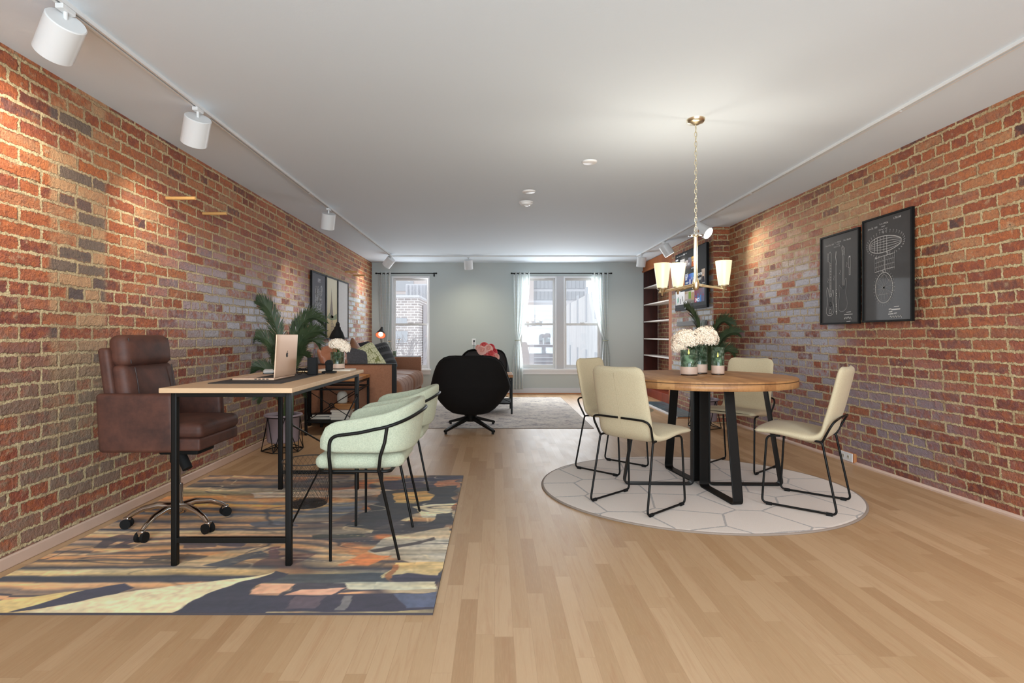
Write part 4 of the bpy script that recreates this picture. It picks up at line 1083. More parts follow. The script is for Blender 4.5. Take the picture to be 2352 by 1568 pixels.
def curtain(label, xa, xb, ztop, zbot, ztie, xtie, wtie, xa2, xb2, pleats=5, group='lattice curtains'):
    """gathered panel: straight at the top, pinched at the tie, flared below"""
    r = thing('curtain', label, 'curtain', ((xa+xb)/2, YF-.075, 0), 0, group)
    cx = (xa+xb)/2; nu, nv = 90, 60
    def f(u, v_):
        z = ztop + (zbot-ztop)*v_
        if z > ztie:
            t = (ztop-z)/(ztop-ztie); e = t**2.2
            l = xa*(1-e)+(xtie-wtie/2)*e; rr_ = xb*(1-e)+(xtie+wtie/2)*e; amp = .028*(1-e)+.012*e
        else:
            t = (ztie-z)/(ztie-zbot); e = min(1, t*2.2)**.6*.8+.2*t
            l = (xtie-wtie/2)*(1-e)+xa2*e; rr_ = (xtie+wtie/2)*(1-e)+xb2*e; amp = .012*(1-e)+.03*e
        return (l+(rr_-l)*u - cx, amp*math.sin(2*PI*pleats*u)+amp*.3*math.sin(2*PI*pleats*2.3*u+z*3), z)
    b = MB(); b.grid(f, nu, nv)
    me_w = .95
    o = b.build('panel', m_curt, r)
    ul = o.data.uv_layers.new(name='UVMap'); nn = nv+1
    for p in o.data.polygons:
        for li in p.loop_indices:
            vi = o.data.loops[li].vertex_index; ul.data[li].uv = ((vi//nn)/nu*me_w, (vi % nn)/nv*(ztop-zbot))
    MB().tube([(xtie-cx+(wtie/2+.008)*math.cos(2*PI*k/20), .024*math.sin(2*PI*k/20), ztie+.004*math.cos(2*PI*k/20)) for k in range(20)], .007, closed=True).build('tieback', mat('sage_tieback', (160, 160, 134), .8), r)
    g = MB()
    for k in range(pleats*2-1):
        x_ = xa+(xb-xa)*(k+.8)/(pleats*2)
        g.tube([(x_-cx, .013*math.cos(2*PI*j/12), ztop-.04+.013*math.sin(2*PI*j/12)) for j in range(12)], .0025, n=5, closed=True)
    g.build('grommets', m_blackm, r)
    return r
cv = lambda px: (px-PCX)*(YF-.075)/FPX
zv = lambda py: EYE-(py-PCY)*(YF-.075)/FPX
curtain('pale lattice curtain at the left of the single window', cv(870), cv(898), zv(624), .09, zv(790), cv(884), .10, cv(868), cv(890), 3)
curtain('pale lattice curtain tied back at the left of the paired window', cv(1178), cv(1217), zv(624), zv(894), zv(781), cv(1189), .075, cv(1174), cv(1202), 4)
curtain('pale lattice curtain tied back at the right of the paired window', cv(1358), cv(1398), zv(624), zv(894), zv(782), cv(1391), .075, cv(1378), cv(1404), 4)
for (a, b_, lab) in ((866, 1000, 'thin black curtain rod over the single window'), (1177, 1402, 'black curtain rod over the paired window')):
    x0, x1 = cv(a), cv(b_); r = thing('curtain_rod', lab, 'curtain rod', ((x0+x1)/2, YF-.075, zv(627.5))); h_ = (x1-x0)/2
    MB().cyl((-h_, 0, 0), (h_, 0, 0), .0075).build('rod', m_black, r)
    for s in (-1, 1):
        MB().cyl((s*h_, 0, 0), (s*(h_+.03), 0, 0), .013).build('finial', m_black, r)
        MB().cyl((s*(h_-.03), 0, -.005), (s*(h_-.03), .074, -.02), .006).box(s*(h_-.03)-.012, s*(h_-.03)+.012, .068, .075, -.05, .02).build('bracket', m_black, r)
# ------------------------------------------------------------------ track lighting
m_tw = mat('white_enamel', (222, 222, 222), .35)
m_slot = mat('track_slot', (84, 82, 80), .6)
def track(label, a, b):
    a, b = Vector(a), Vector(b); L_ = (b-a).length; d = (b-a).normalized()
    r = thing('lighting_track', label, 'track', a, math.atan2(d.y, d.x))
    t = MB(); t.box(0, L_, -.017, -.006, -.018, 0); t.box(0, L_, .006, .017, -.018, 0); t.box(0, L_, -.006, .006, -.006, 0)
    t.build('rail', m_tw, r)
    MB().box(0.01, L_-.01, -.006, .006, -.0095, -.006).build('slot', m_slot, r)
    k = 1.2
    while k < L_: MB().box(k-.05, k+.05, -.0175, .0175, -.0185, -.004).build('joiner', m_tw, r); k += 1.9
TXL, TXR = -1.683, 2.33
track('long white ceiling track along the left brick wall', (TXL, YB+.3, CEIL), (TXL, 9.26, CEIL))
track('white ceiling track across the room in front of the windows', (TXL+.02, 9.26, CEIL), (TXR, 9.26, CEIL))
track('white ceiling track along the right brick wall', (TXR, YB+.3, CEIL), (TXR, 9.24, CEIL))
def spot_head(label, x, y, aim, power=16, size=R(95), D=.071, L_=.155, blend=.9, col=(1, .92, .80)):
    r = thing('track_spotlight', label, 'spotlight', (x, y, CEIL-.018), 0, 'white cylinder spotlights on the ceiling tracks')
    MB().box(-.016, .016, -.035, .035, -.02, .0).build('adapter', m_tw, r, bevel=.003)
    MB().cyl((0, 0, -.055), (0, 0, -.018), .008).build('stem', m_tw, r)
    d = Vector(aim).normalized(); top = Vector((0, 0, -.052)); ax = d
    c0 = top + Vector((0, 0, -.01)) - ax*.012; c1 = c0 + ax*L_
    b = MB(); n = 40; u = ax.orthogonal().normalized(); v_ = ax.cross(u)
    def ring(c, rad): return [c+(u*math.cos(2*PI*i/n)+v_*math.sin(2*PI*i/n))*rad for i in range(n)]
    prof = [(c0, .001), (c0, D-.004), (c0+ax*.004, D), (c1, D), (c1, D-.004), (c1-ax*.03, D-.008), (c1-ax*.03, .001)]
    vs_ = [p for c, rad in prof for p in ring(c, rad)]
    b.add(vs_, [(k*n+i, k*n+(i+1) % n, (k+1)*n+(i+1) % n, (k+1)*n+i) for k in range(len(prof)-1) for i in range(n)], True)
    o = b.build('lamp_housing', m_tw, r); m_ = o.modifiers.new('e', 'EDGE_SPLIT'); m_.split_angle = R(40)
    MB().cyl(c1-ax*.028, c1-ax*.024, D-.012, n=32).build('lens', emit('spot_lens', (255, 244, 224), 9), r)
    l = bpy.data.lights.new('spot_beam', 'SPOT'); l.energy = power; l.spot_size = size; l.spot_blend = blend; l.shadow_soft_size = .045; l.color = col
    lo = bpy.data.objects.new('spot_beam', l); COL.objects.link(lo); lo.parent = r; lo.location = c1-ax*.012
    lo.rotation_euler = ax.to_track_quat('-Z', 'Y').to_euler()
    return r
def ty(py): return 1.29*FPX/(PCY-py)
heads = [('large white track spotlight at the top left corner, nearest the camera', TXL, 2.22, (-.66, .42, -.60), 34),
         ('second white track spotlight on the left track, above the brick wall', TXL, 3.21, (-.42, .48, -.78), 28),
         ('third white track spotlight on the left track, hanging straight', TXL, 5.74, (-.20, .35, -.92), 34),
         ('white track spotlight at the far end of the left track, sharply tilted', TXL+.02, 9.1, (-.60, .30, -.66), 26)]
for lab, x, y, aim, pw in heads: spot_head(lab, x, y, aim, pw)
spot_head('white spotlight in the middle of the cross track, aimed at the grey wall', -.43, 9.26, (.04, .36, -.92), 26, R(130), col=(1, .92, .66))
spot_head('white spotlight in the corner where the cross and right tracks meet', TXR-.01, 8.92, (-.06, .22, -.96), 34, R(140))
spot_head('white spotlight on the right track tilted towards the shelf niche', TXR, 7.78, (.52, -.1, -.85), 32, R(110))
spot_head('white spotlight on the right track with its lit face turned to the room', TXR, 6.46, (.50, -.62, -.52), 26)
spot_head('white spotlight on the left track behind the viewpoint', TXL, 1.2, (-.62, .35, -.72), 30, col=(1, .92, .78))
spot_head('white spotlight on the right track behind the viewpoint', TXR, 1.3, (.35, .55, -.75), 48, R(115), col=(.97, .98, 1))
spot_head('white spotlight on the near right track out of view', TXR, .2, (-.1, .65, -.75), 46, R(120), col=(.97, .98, 1))

# ceiling discs and detector
for (px, py, rad, lab) in ((1354, 372, .056, 'round white ceiling cover nearer the chandelier'), (1215, 440, .060, 'round white ceiling cover just above the smoke detector')):
    Y = 1.30*FPX/(PCY-py); o = MB().lathe([(.001, -.012), (rad*.86, -.012), (rad, -.006), (rad, 0)]).build('ceiling_cover', mat('white_plastic', (238, 236, 234), .4))
    o.location = ((px-PCX)*Y/FPX, Y, CEIL); tag(o, lab, 'ceiling cover')
Y = 1.29*FPX/(PCY-467); r = thing('smoke_detector', 'white smoke detector on the ceiling below the round cover', 'smoke detector', ((1208-PCX)*Y/FPX, Y, CEIL))
MB().lathe([(.001, -.014), (.066, -.014), (.068, 0)]).build('mounting_ring', mat('white_plastic', (238, 236, 234), .4), r)
MB().lathe([(.001, -.034), (.040, -.034), (.052, -.026), (.058, -.013), (.058, -.01)]).build('body', mat('white_plastic', (238, 236, 234), .4), r)
MB().lathe([(.001, -.042), (.026, -.042), (.028, -.038), (.024, -.036), (.024, -.030)]).build('sensor_cap', mat('white_plastic', (238, 236, 234), .4), r)
MB().lathe([(.0245, -.0365), (.0245, -.033)]).build('vent', m_slot, r)

# ------------------------------------------------------------------ chandelier
CHX, CHY = 1.215, 3.418
r = thing('chandelier', 'brushed nickel chandelier with three glowing white glass shades hanging on a chain', 'chandelier', (CHX, CHY, 0))
MB().lathe([(.001, CEIL-.034), (.018, CEIL-.032), (.03, CEIL-.024), (.046, CEIL-.020), (.052, CEIL-.012), (.054, CEIL)], n=40).build('canopy', m_brass, r)
MB().tube([(0, .0, CEIL-.03), (0, 0, CEIL-.05)], .004).build('canopy_loop', m_brass, r)
z = CEIL-.045; k = 0; ztop = EYE+(PCY-535)*CHY/FPX
while z > ztop+.012:
    L_, W_ = .036, .0075; pts = []
    for j in range(16):
        a = 2*PI*j/16; u = W_*math.cos(a); v_ = (L_/2-.0)*math.sin(a)
        pts.append((u, 0, z-L_/2+v_) if k % 2 else (0, u, z-L_/2+v_))
    MB().tube(pts, .0019, n=6, closed=True).build('chain_link', m_brass, r); z -= L_-.0075; k += 1
MB().tube([(.003*math.sin(t_*25), .003*math.cos(t_*25), CEIL-.03-(CEIL-.03-ztop)*t_) for t_ in [i/60 for i in range(61)]], .0012, n=5).build('cord', mat('clear_cord', (190, 184, 168), .4), r)
m_cg = glassy('clear_crystal', refl=.12)
MB().lathe([(.001, ztop+.03), (.012, ztop+.028), (.02, ztop+.01), (.013, ztop-.004), (.042, ztop-.012), (.044, ztop-.02), (.012, ztop-.024)]).build('crystal_cup', m_cg, r)
zb = 1.335
MB().lathe([(.001, ztop), (.018, ztop-.006), (.011, ztop-.02), (.0105, zb+.06), (.016, zb+.05), (.02, zb+.03), (.02, zb), (.012, zb-.012), (.001, zb-.014)]).build('centre_column', m_brass, r)
m_sh = NT('frosted_lit_glass'); m_sh.base(lin((170, 160, 130))); g_ = m_sh.sep(m_sh.n('ShaderNodeTexCoord').outputs['Object'])
m_sh.set(emis=lin((255, 238, 190)), es=.82, rough=.3); m_sh = m_sh.m
for (px, py, dy) in ((1521, 671, -.045), (1662, 664, .03), (1557, 668, .115)):
    Y = CHY+dy; X = (px-PCX)*Y/FPX-CHX; Z = EYE-(py-PCY)*Y/FPX; d = Vector((X, dy, 0)); dn = d.normalized(); n_ = Vector((-dn.y, dn.x, 0))
    for s in (-1, 1):
        MB().tube([dn*.012+n_*s*.006+Vector((0, 0, zb+.02+.006*s)), d*.5+n_*s*.005+Vector((0, 0, (zb+Z)/2+.012+.004*s)), d*1.10+n_*s*.004+Vector((0, 0, Z+.003*s))], .0042, n=8).build('arm', m_brass, r)
    MB().lathe([(.001, Z-.022), (.006, Z-.02), (.007, Z), (.016, Z+.004), (.018, Z+.016), (.03, Z+.02), (.03, Z+.026), (.001, Z+.026)], c=(X, dy, 0)).build('socket_cup', m_brass, r)
    sh = MB().lathe([(.029, Z+.024), (.033, Z+.05), (.041, Z+.11), (.047, Z+.165), (.0485, Z+.172), (.046, Z+.170), (.039, Z+.11), (.031, Z+.05), (.027, Z+.027)], c=(X, dy, 0)); sh.build('glass_shade', m_sh, r)
    l = bpy.data.lights.new('lamp_bulb', 'POINT'); l.energy = 6.5; l.color = (1, .91, .76); l.shadow_soft_size = .03
    lo = bpy.data.objects.new('lamp_bulb', l); COL.objects.link(lo); lo.parent = r; lo.location = (X, dy, Z+.20)

# ------------------------------------------------------------------ wall-mounted flat things
def wall_matrix(loc, side):
    if side == 'R': return Matrix(((0, 0, -1, loc[0]), (-1, 0, 0, loc[1]), (0, 1, 0, loc[2]), (0, 0, 0, 1)))
    return Matrix(((0, 0, 1, loc[0]), (1, 0, 0, loc[1]), (0, 1, 0, loc[2]), (0, 0, 0, 1)))
def stroke(b, pts, w_, z=.0):
    pts = [Vector((p[0], p[1], z)) for p in pts]
    for a, c in zip(pts, pts[1:]):
        d = (c-a)
        if d.length < 1e-6: continue
        d.normalize(); n_ = Vector((-d.y, d.x, 0))*w_/2; e = d*w_*.4
        b.add([a-n_-e, a+n_-e, c+n_+e, c-n_+e], [(0, 3, 2, 1)])
def ell(cx, cy, rx, ry, a0=0, a1=360, n=40): return [(cx+rx*math.cos(R(a0+(a1-a0)*i/n)), cy+ry*math.sin(R(a0+(a1-a0)*i/n))) for i in range(n+1)]
def text(body, x, y, z, size, m, par, name='lettering', align='LEFT', shear=0, sx=1.0):
    c = bpy.data.curves.new(name, 'FONT'); c.body = body; c.size = size; c.align_x = align; c.shear = shear
    c.materials.append(m); t_ = bpy.data.objects.new(name, c); me = bpy.data.meshes.new_from_object(t_); bpy.data.objects.remove(t_)
    o = bpy.data.objects.new(name, me); COL.objects.link(o); o.parent = par; o.location = (x, y, z); o.scale = (sx, 1, 1); return o
m_frame = mat('black_picture_frame', (12, 12, 12), .6, spec=.2)
N = NT('chalkboard_print'); f = N.noise(N.obj(), 3.5, 5, .7, dist=1.5); N.base(N.mix(f, lin((52, 49, 50)), lin((76, 73, 72)))); N.set(rough=.55, coat=.14, coatr=.04, spec=.2); m_chalk = N.m
m_line = mat('chalk_line', (205, 202, 200), .7)
m_line2 = mat('faint_chalk_line', (150, 148, 147), .7)
def frame(label, cat, side, X, y0, y1, z0, z1, m_print, group=None, fw_=.014, dep=.02):
    """y0 = the edge seen at the left of the picture"""
    W_ = abs(y1-y0); H_ = z1-z0
    r = thing('framed_print', label, cat, mat=wall_matrix((X, y0, z0), side), group=group)
    b = MB(); b.box(0, fw_, 0, H_, -dep, .002); b.box(W_-fw_, W_, 0, H_, -dep, .002); b.box(fw_, W_-fw_, 0, fw_, -dep, .002); b.box(fw_, W_-fw_, H_-fw_, H_, -dep, .002)
    b.build('frame', m_frame, r, bevel=.0015)
    MB().box(fw_, W_-fw_, fw_, H_-fw_, -dep+.002, -.006).build('print', m_print, r)
    return r, W_, H_
# right wall: two chalk drawings -------------------------------------
PX = 2.825
ya, _ = onx(1883.5, 600, PX); yb, _ = onx(1972, 600, PX); r, W_, H_ = frame('left of the two black chalk prints on the right brick wall, with guitar drawings', 'picture', 'R', PX, ya, yb, 1.142, 1.893, m_chalk, 'pair of black chalk prints')
def F1(u, v_): return (u*W_, (1-v_)*H_)
zt = -.0045
d = MB(); e = MB(); lw = .0035
# front view bass
for u in (.262, .30): stroke(d, [F1(u, .31), F1(u, .70)], .003, zt)
for k in range(22): v_ = .32+.38*k/22; stroke(d, [F1(.262, v_), F1(.30, v_)], .004 if k % 2 else .0025, zt)
stroke(d, [F1(.262, .31), F1(.22, .29), F1(.225, .21), F1(.27, .185), F1(.30, .21), F1(.30, .31)], lw, zt)
for k in range(5): stroke(d, ell(F1(.205, 0)[0], F1(0, .205+k*.02)[1], .006, .005, n=8), .003, zt)
body = [(.262, .69), (.235, .65), (.215, .60), (.19, .58), (.175, .62), (.18, .68), (.20, .74), (.185, .79), (.165, .84), (.17, .875), (.21, .895), (.28, .9), (.345, .885), (.375, .85), (.365, .80), (.345, .75), (.35, .70), (.365, .65), (.36, .625), (.335, .62), (.32, .66), (.30, .69)]
stroke(d, [F1(*p) for p in body], lw, zt); stroke(d, ell(*F1(.275, .775), .012, .016), .004, zt); stroke(d, [F1(.24, .875), F1(.26, .83), F1(.29, .83), F1(.31, .875), F1(.24, .875)], .003, zt)
for k in range(4): stroke(d, ell(*F1(.33, .79+.02*k), .004, .004, n=8), .003, zt)
# side view
stroke(d, [F1(.43, .20), F1(.42, .26), F1(.435, .31), F1(.43, .34)], .008, zt)
for u in (.423, .437): stroke(d, [F1(u, .33), F1(u, .62)], .0025, zt)
stroke(d, [F1(.42, .62), F1(.45, .62), F1(.455, .88), F1(.445, .895), F1(.43, .88), F1(.42, .62)], lw, zt)
for v_ in (.66, .68, .78, .80, .86): stroke(d, [F1(.425, v_), F1(.45, v_)], .008, zt)
# rear view
for u in (.60, .628): stroke(d, [F1(u, .26), F1(u, .585)], .003, zt)
stroke(d, [F1(.60, .26), F1(.578, .17), F1(.60, .15), F1(.645, .18), F1(.65, .24), F1(.63, .26)], .005, zt)
for k in range(5): stroke(d, ell(*F1(.615+.008*(k % 2), .17+k*.018), .007, .005, n=8), .004, zt)
body2 = [(.60, .585), (.575, .61), (.55, .60), (.52, .575), (.505, .60), (.515, .65), (.52, .70), (.495, .75), (.485, .80), (.50, .845), (.55, .865), (.63, .86), (.70, .83), (.72, .78), (.70, .72), (.675, .66), (.69, .61), (.70, .55), (.69, .51), (.665, .51), (.65, .55), (.64, .585)]
stroke(e, [F1(*p) for p in body2], lw, zt); stroke(e, ell(*F1(.61, .60), .014, .014), .003, zt)
# pin
stroke(d, [F1(.765, .29), F1(.74, .30), F1(.745, .40), F1(.76, .40), F1(.76, .48), F1(.79, .48), F1(.79, .29), F1(.765, .285)], .003, zt); stroke(d, [F1(.76, .285), F1(.785, .285)], .010, zt)
for (u, v_) in ((.21, .50), (.37, .48), (.53, .43), (.70, .36)): stroke(e, [F1(u, v_-.02), F1(u+.012, v_), F1(u-.01, v_+.015), F1(u+.008, v_+.03)], .004, zt)
# signature
for (u, v_, w_) in ((.70, .875, .10), (.64, .90, .2), (.70, .975, .09)): stroke(d, [F1(u, v_), F1(u+w_, v_-.003)], .005, zt)
sg = [F1(.64+.17*t_/14, .935+.014*math.sin(t_*1.9)) for t_ in range(15)]; stroke(d, sg, .005, zt)
d.build('drawing', m_line, r); e.build('faint_drawing', m_line2, r)
text('March 24, 1959', W_*.14, H_*.88, zt, .019, m_line, r); text('C. L. FENDER', W_*.40, H_*.895, zt, .014, m_line, r); text('GUITAR', W_*.44, H_*.872, zt, .012, m_line, r); text('Filed Jan 13, 1958', W_*.37, H_*.85, zt, .012, m_line, r); text('Des. 186,826', W_*.62, H_*.895, zt, .018, m_line, r)
# airship
ya, _ = onx(1980, 600, PX); yb, _ = onx(2094.5, 600, PX); r, W_, H_ = frame('right of the two black chalk prints on the right brick wall, with an airship drawing', 'picture', 'R', PX, ya, yb, 1.148, 1.925, m_chalk, 'pair of black chalk prints')
d = MB(); e = MB()
cx, cy, rx, ry = .475*W_, .728*H_, .335*W_, .075*H_
out = [(cx+rx*math.cos(R(a))*(1.0), cy+ry*math.sin(R(a))*(1-.22*math.cos(R(a)))) for a in range(0, 361, 8)]
stroke(d, out, .0045, zt)
for k in (-.66, -.33, 0, .33, .66):
    stroke(d, [(cx+rx*math.cos(R(a)), cy+ry*k*math.sin(R(a))) for a in range(0, 181, 12)], .0025, zt)
for t_ in (-.62, -.46, -.28, -.05, .12):
    hh = ry*math.sqrt(1-t_*t_); stroke(d, [(cx+rx*t_, cy-hh), (cx+rx*t_, cy+hh)], .0035, zt)
random.seed(4)
for k in range(34):
    a = R(k*360/34); p = (cx+rx*1.08*math.cos(a), cy+ry*1.35*math.sin(a)); q = (p[0]+.012*math.cos(a), p[1]+.014*math.sin(a)); stroke(e, [p, q], .003, zt); stroke(e, [(q[0]-.003, q[1]+.006), (q[0]+.004, q[1]+.004)], .004, zt)
x0, x1, yA, yB = .27*W_, .67*W_, .49*H_, .62*H_
for k in range(4): stroke(d if k in (0, 3) else e, [(x0, yA+(yB-yA)*k/3-.012), ((x0+x1)/2, yA+(yB-yA)*k/3), (x1, yA+(yB-yA)*k/3+.006)], .0035, zt)
for k in range(12): xx = x0+(x1-x0)*k/11; stroke(e, [(xx, yA-.01), (xx, yB)], .0018, zt); stroke(e, [(xx, yA), (min(x1, xx+.04), yB)], .0015, zt)
stroke(d, [((x0+x1)/2, yA), ((x0+x1)/2, yB)], .003, zt); stroke(d, [(x1, yA), (x1, yB+.02)], .003, zt)
cx, cy, rx, ry = .457*W_, .32*H_, .175*W_, .142*H_
stroke(d, ell(cx, cy, rx, ry), .006, zt); stroke(e, ell(cx, cy, rx*.85, ry*.85), .002, zt)
for k in range(12): a = R(k*30+8); stroke(e, [(cx, cy), (cx+rx*.84*math.cos(a), cy+ry*.84*math.sin(a))], .0022, zt)
stroke(e, [(cx-rx*.7, cy+ry*.4), (cx, cy+ry*.95), (cx+rx*.7, cy+ry*.35)], .003, zt); stroke(e, [(cx-rx*.75, cy-ry*.45), (cx+rx*.5, cy-ry*.42)], .003, zt)
stroke(d, ell(cx, cy, .006, .006, n=8), .006, zt)
for k in range(30):
    a = R(k*12); stroke(e, [(cx+rx*1.12*math.cos(a), cy+ry*1.1*math.sin(a)), (cx+rx*1.24*math.cos(a), cy+ry*1.2*math.sin(a))], .003, zt)
for (u, v_, w_, lw_) in ((.66, .865, .09, .005), (.56, .885, .04, .007), (.61, .89, .16, .008), (.56, .91, .06, .006), (.55, .93, .09, .007), (.66, .925, .05, .005)):
    stroke(d, [(u*W_, (1-v_)*H_), ((u+w_)*W_, (1-v_)*H_+.002)], lw_, zt)
stroke(d, [((.58+.22*t_/14)*W_, (.045+.010*math.sin(t_*2.1))*H_) for t_ in range(15)], .005, zt)
d.build('drawing', m_line, r); e.build('faint_drawing', m_line2, r)
text('June 26, 1930', W_*.12, H_*.895, zt, .019, m_line, r); text('R. H. UPSON', W_*.37, H_*.915, zt, .016, m_line, r); text('AIRSHIP', W_*.40, H_*.89, zt, .012, m_line, r); text('Filed May 31, 1927', W_*.35, H_*.865, zt, .012, m_line, r); text('1,750,348', W_*.64, H_*.935, zt, .02, m_line, r)
text('Fig. 1', W_*.41, H_*.835, zt, .02, m_line, r, shear=.3); text('Fig. 2', W_*.27, H_*.605, zt, .02, m_line, r, shear=.3); text('Fig. 3', W_*.50, H_*.635, zt, .02, m_line, r, shear=.3); text('Fig. 4', W_*.41, H_*.465, zt, .02, m_line, r, shear=.3)

# left wall: three prints --------------------------------------------
LX = XL+.032
N = NT('grey_patent_print'); N.base(lin((108, 108, 116))); N.set(rough=.7, spec=.12); m_gp = N.m
N = NT('misty_painting'); o_ = N.sep(N.obj()); n_ = N.noise(N.obj(), 5, 4, .6)
c = N.ramp(N.math('ADD', N.math('MULTIPLY', o_[1], 1.1), N.math('MULTIPLY', n_, .15)), [(.10, lin((176, 150, 100))), (.35, lin((212, 192, 146))), (.55, lin((228, 218, 186))), (.9, lin((236, 230, 208)))]); N.base(c); N.set(rough=.7, spec=.12); m_mp = N.m
N = NT('pale_line_print'); o_ = N.sep(N.obj()); N.base(N.mix(N.mr(N.math('SINE', N.math('MULTIPLY', o_[1], 320)), .6, 1, 0, .35), lin((222, 218, 216)), lin((196, 194, 194)))); N.set(rough=.7, spec=.12); m_pl = N.m
ys_ = [onx(px, 700, LX)[0] for px in (716.5, 750, 776.5, 800.5)]
r, W_, H_ = frame('first of the three tall framed prints on the left wall, grey with white drawing', 'picture', 'L', LX, ys_[0], ys_[1]-.008, 1.0, 1.826, m_gp, 'three framed prints on the left wall', .02)
d = MB(); random.seed(11)
for cyy in (.70, .55, .40, .28):
    for k in range(26):
        x_ = W_*(.25+.42*random.random()); y_ = H_*(cyy+.12*(random.random()-.5)); stroke(d, ell(x_, y_, .03*random.random()+.01, .05*random.random()+.01, n=10), .006, zt)
for k in range(3): stroke(d, [(W_*.42, H_*(.90-.02*k)), (W_*.6, H_*(.905-.02*k))], .006, zt)
for x_ in (.2, .55): stroke(d, [(W_*x_, H_*.10), (W_*(x_+.2), H_*.12)], .008, zt)
d.build('drawing', mat('white_ink', (226, 226, 230), .6), r)
r, W_, H_ = frame('middle framed print on the left wall, misty beige railway scene', 'picture', 'L', LX, ys_[1]+.004, ys_[2]-.008, 1.0, 1.826, m_mp, 'three framed prints on the left wall', .02)
d = MB(); z_ = -.005
def fpoly(b, pts, z): b.add([(x*W_, y*H_, z) for x, y in pts], [tuple(range(len(pts)))])
fpoly(d, [(.30, .40), (.42, .62), (.46, .83), (.50, .62), (.60, .40), (.62, .34), (.28, .34)], z_); d.build('tower_shape', mat('dusky_brown', (118, 98, 84), .7), r)
d = MB(); fpoly(d, [(.05, .34), (.28, .42), (.6, .37), (.92, .42), (.92, .33), (.5, .30)], z_); d.build('tree_line', mat('moss_green', (122, 130, 82), .7), r)
d = MB(); stroke(d, [(W_*.45, H_*.33), (W_*.90, H_*.06)], .010, z_); stroke(d, [(W_*.40, H_*.33), (W_*.42, H_*.06)], .010, z_)
for k in range(9): y_ = .08+.025*k; stroke(d, [(W_*.42, H_*y_), (W_*(.45+.45*(1-(y_-.06)/.27)), H_*y_)], .008, z_)
d.build('railway_track', mat('rail_brown', (120, 98, 80), .7), r)
r, W_, H_ = frame('last of the three framed prints on the left wall, pale and lined', 'picture', 'L', LX, ys_[2]+.004, ys_[3], 1.0, 1.826, m_pl, 'three framed prints on the left wall', .02)

# ------------------------------------------------------------------ television
TVX = CX-.055
y0, zA = onx(1551, 587, TVX); y1, zB = onx(1623, 557, TVX)
z0, z1 = 1.392, 2.187; W_ = y0-y1; H_ = z1-z0
r = thing('television', 'black flat television on the chimney wall showing a menu of picture tiles', 'television', mat=wall_matrix((TVX, y0, z0), 'R'))
MB().box(0, W_, 0, H_, -.03, 0).build('case', mat('tv_black', (12, 12, 13), .7, spec=.15), r, bevel=.003)
MB().box(W_*.25, W_*.75, H_*.25, H_*.75, -.055, -.03).build('wall_mount', m_black, r)
N = NT('lit_screen'); a = N.n('ShaderNodeVertexColor', layer_name='pix'); N.base((0.01, .01, .01, 1)); N.set(rough=.6, spec=.04); N.put(N.p.inputs['Emission Color'], a.outputs[0]); N.set(es=.75); m_scr = N.m
class Pix:
    def __init__(s): s.v = []; s.f = []; s.c = []
    def q(s, pts, cols, z):
        b = len(s.v); s.v += [(x, y, z) for x, y in pts]; s.f.append(tuple(range(b, b+len(pts))))
        if not isinstance(cols, list): cols = [cols]*len(pts)
        s.c += [lin(c) for c in cols]
    def rect(s, x0, y0, x1, y1, cols, z=.0012): s.q([(x0, y0), (x1, y0), (x1, y1), (x0, y1)], cols, z)
P_ = Pix(); mg = .012
P_.rect(mg, mg*3, W_-mg, H_-mg, (50, 50, 51), .0008)
def scr(zx, zy, second=False):
    px = 1548+zx/17.42; py = (630 if second else 560)+zy/17.42
    y, z_ = onx(px, py, TVX); return (y0-y, z_-z0)
def tile(zx0, zy0, zx1, zy1, cols, second=False, z=.0014):
    a = scr(zx0, zy0, second); b = scr(zx1, zy1, second)      # top-left and bottom-right given in the photo crop
    P_.rect(a[0], min(a[1], b[1]), b[0], max(a[1], b[1]), cols, z); return a, b
random.seed(21)
def figures(a, b, cols, n, z):
    x0_, x1_ = a[0], b[0]; yt, yb_ = max(a[1], b[1]), min(a[1], b[1])
    for k in range(n):
        xx = x0_+(x1_-x0_)*(k+.5)/n; w2 = (x1_-x0_)/n*.38; hh = (yt-yb_)*(.55+.3*random.random()); c1 = cols[k % len(cols)]
        P_.q([(xx-w2, yb_), (xx+w2, yb_), (xx+w2*.8, yb_+hh*.7), (xx-w2*.8, yb_+hh*.7)], c1, z)
        P_.q([(xx+w2*.5*math.cos(2*PI*j/10), yb_+hh*.85+hh*.13*math.sin(2*PI*j/10)) for j in range(10)], cols[(k+1) % len(cols)], z+.0002)
a, b = tile(250, 660, 430, 1090, [(120, 110, 108), (150, 130, 130), (236, 232, 228), (240, 238, 236)]); figures(a, b, [(70, 62, 62), (196, 150, 132), (206, 190, 190)], 3, .0018)
a, b = tile(450, 700, 820, 900, [(60, 50, 50), (96, 60, 44), (150, 150, 160), (150, 80, 50)]);
a, b = tile(700, 520, 820, 870, [(206, 120, 60), (240, 150, 60), (255, 214, 110), (250, 200, 110)]); figures(a, b, [(200, 100, 50), (255, 200, 120)], 1, .0018)
a, b = tile(575, 560, 690, 870, [(110, 108, 116), (150, 146, 156), (150, 150, 160), (130, 130, 140)])
a, b = tile(265, 1280, 430, 1650, [(40, 60, 84), (206, 130, 80), (230, 160, 110), (140, 190, 230)]); figures(a, b, [(60, 80, 100), (214, 140, 96)], 2, .0018)
a, b = tile(440, 1260, 610, 1700, [(30, 60, 110), (34, 66, 120), (50, 70, 150), (40, 50, 110)])
a, b = tile(610, 1200, 820, 1650, [(70, 70, 120), (110, 90, 130), (120, 180, 240), (60, 100, 210)]); figures(a, b, [(220, 215, 235), (70, 60, 110), (206, 160, 180)], 3, .0018)
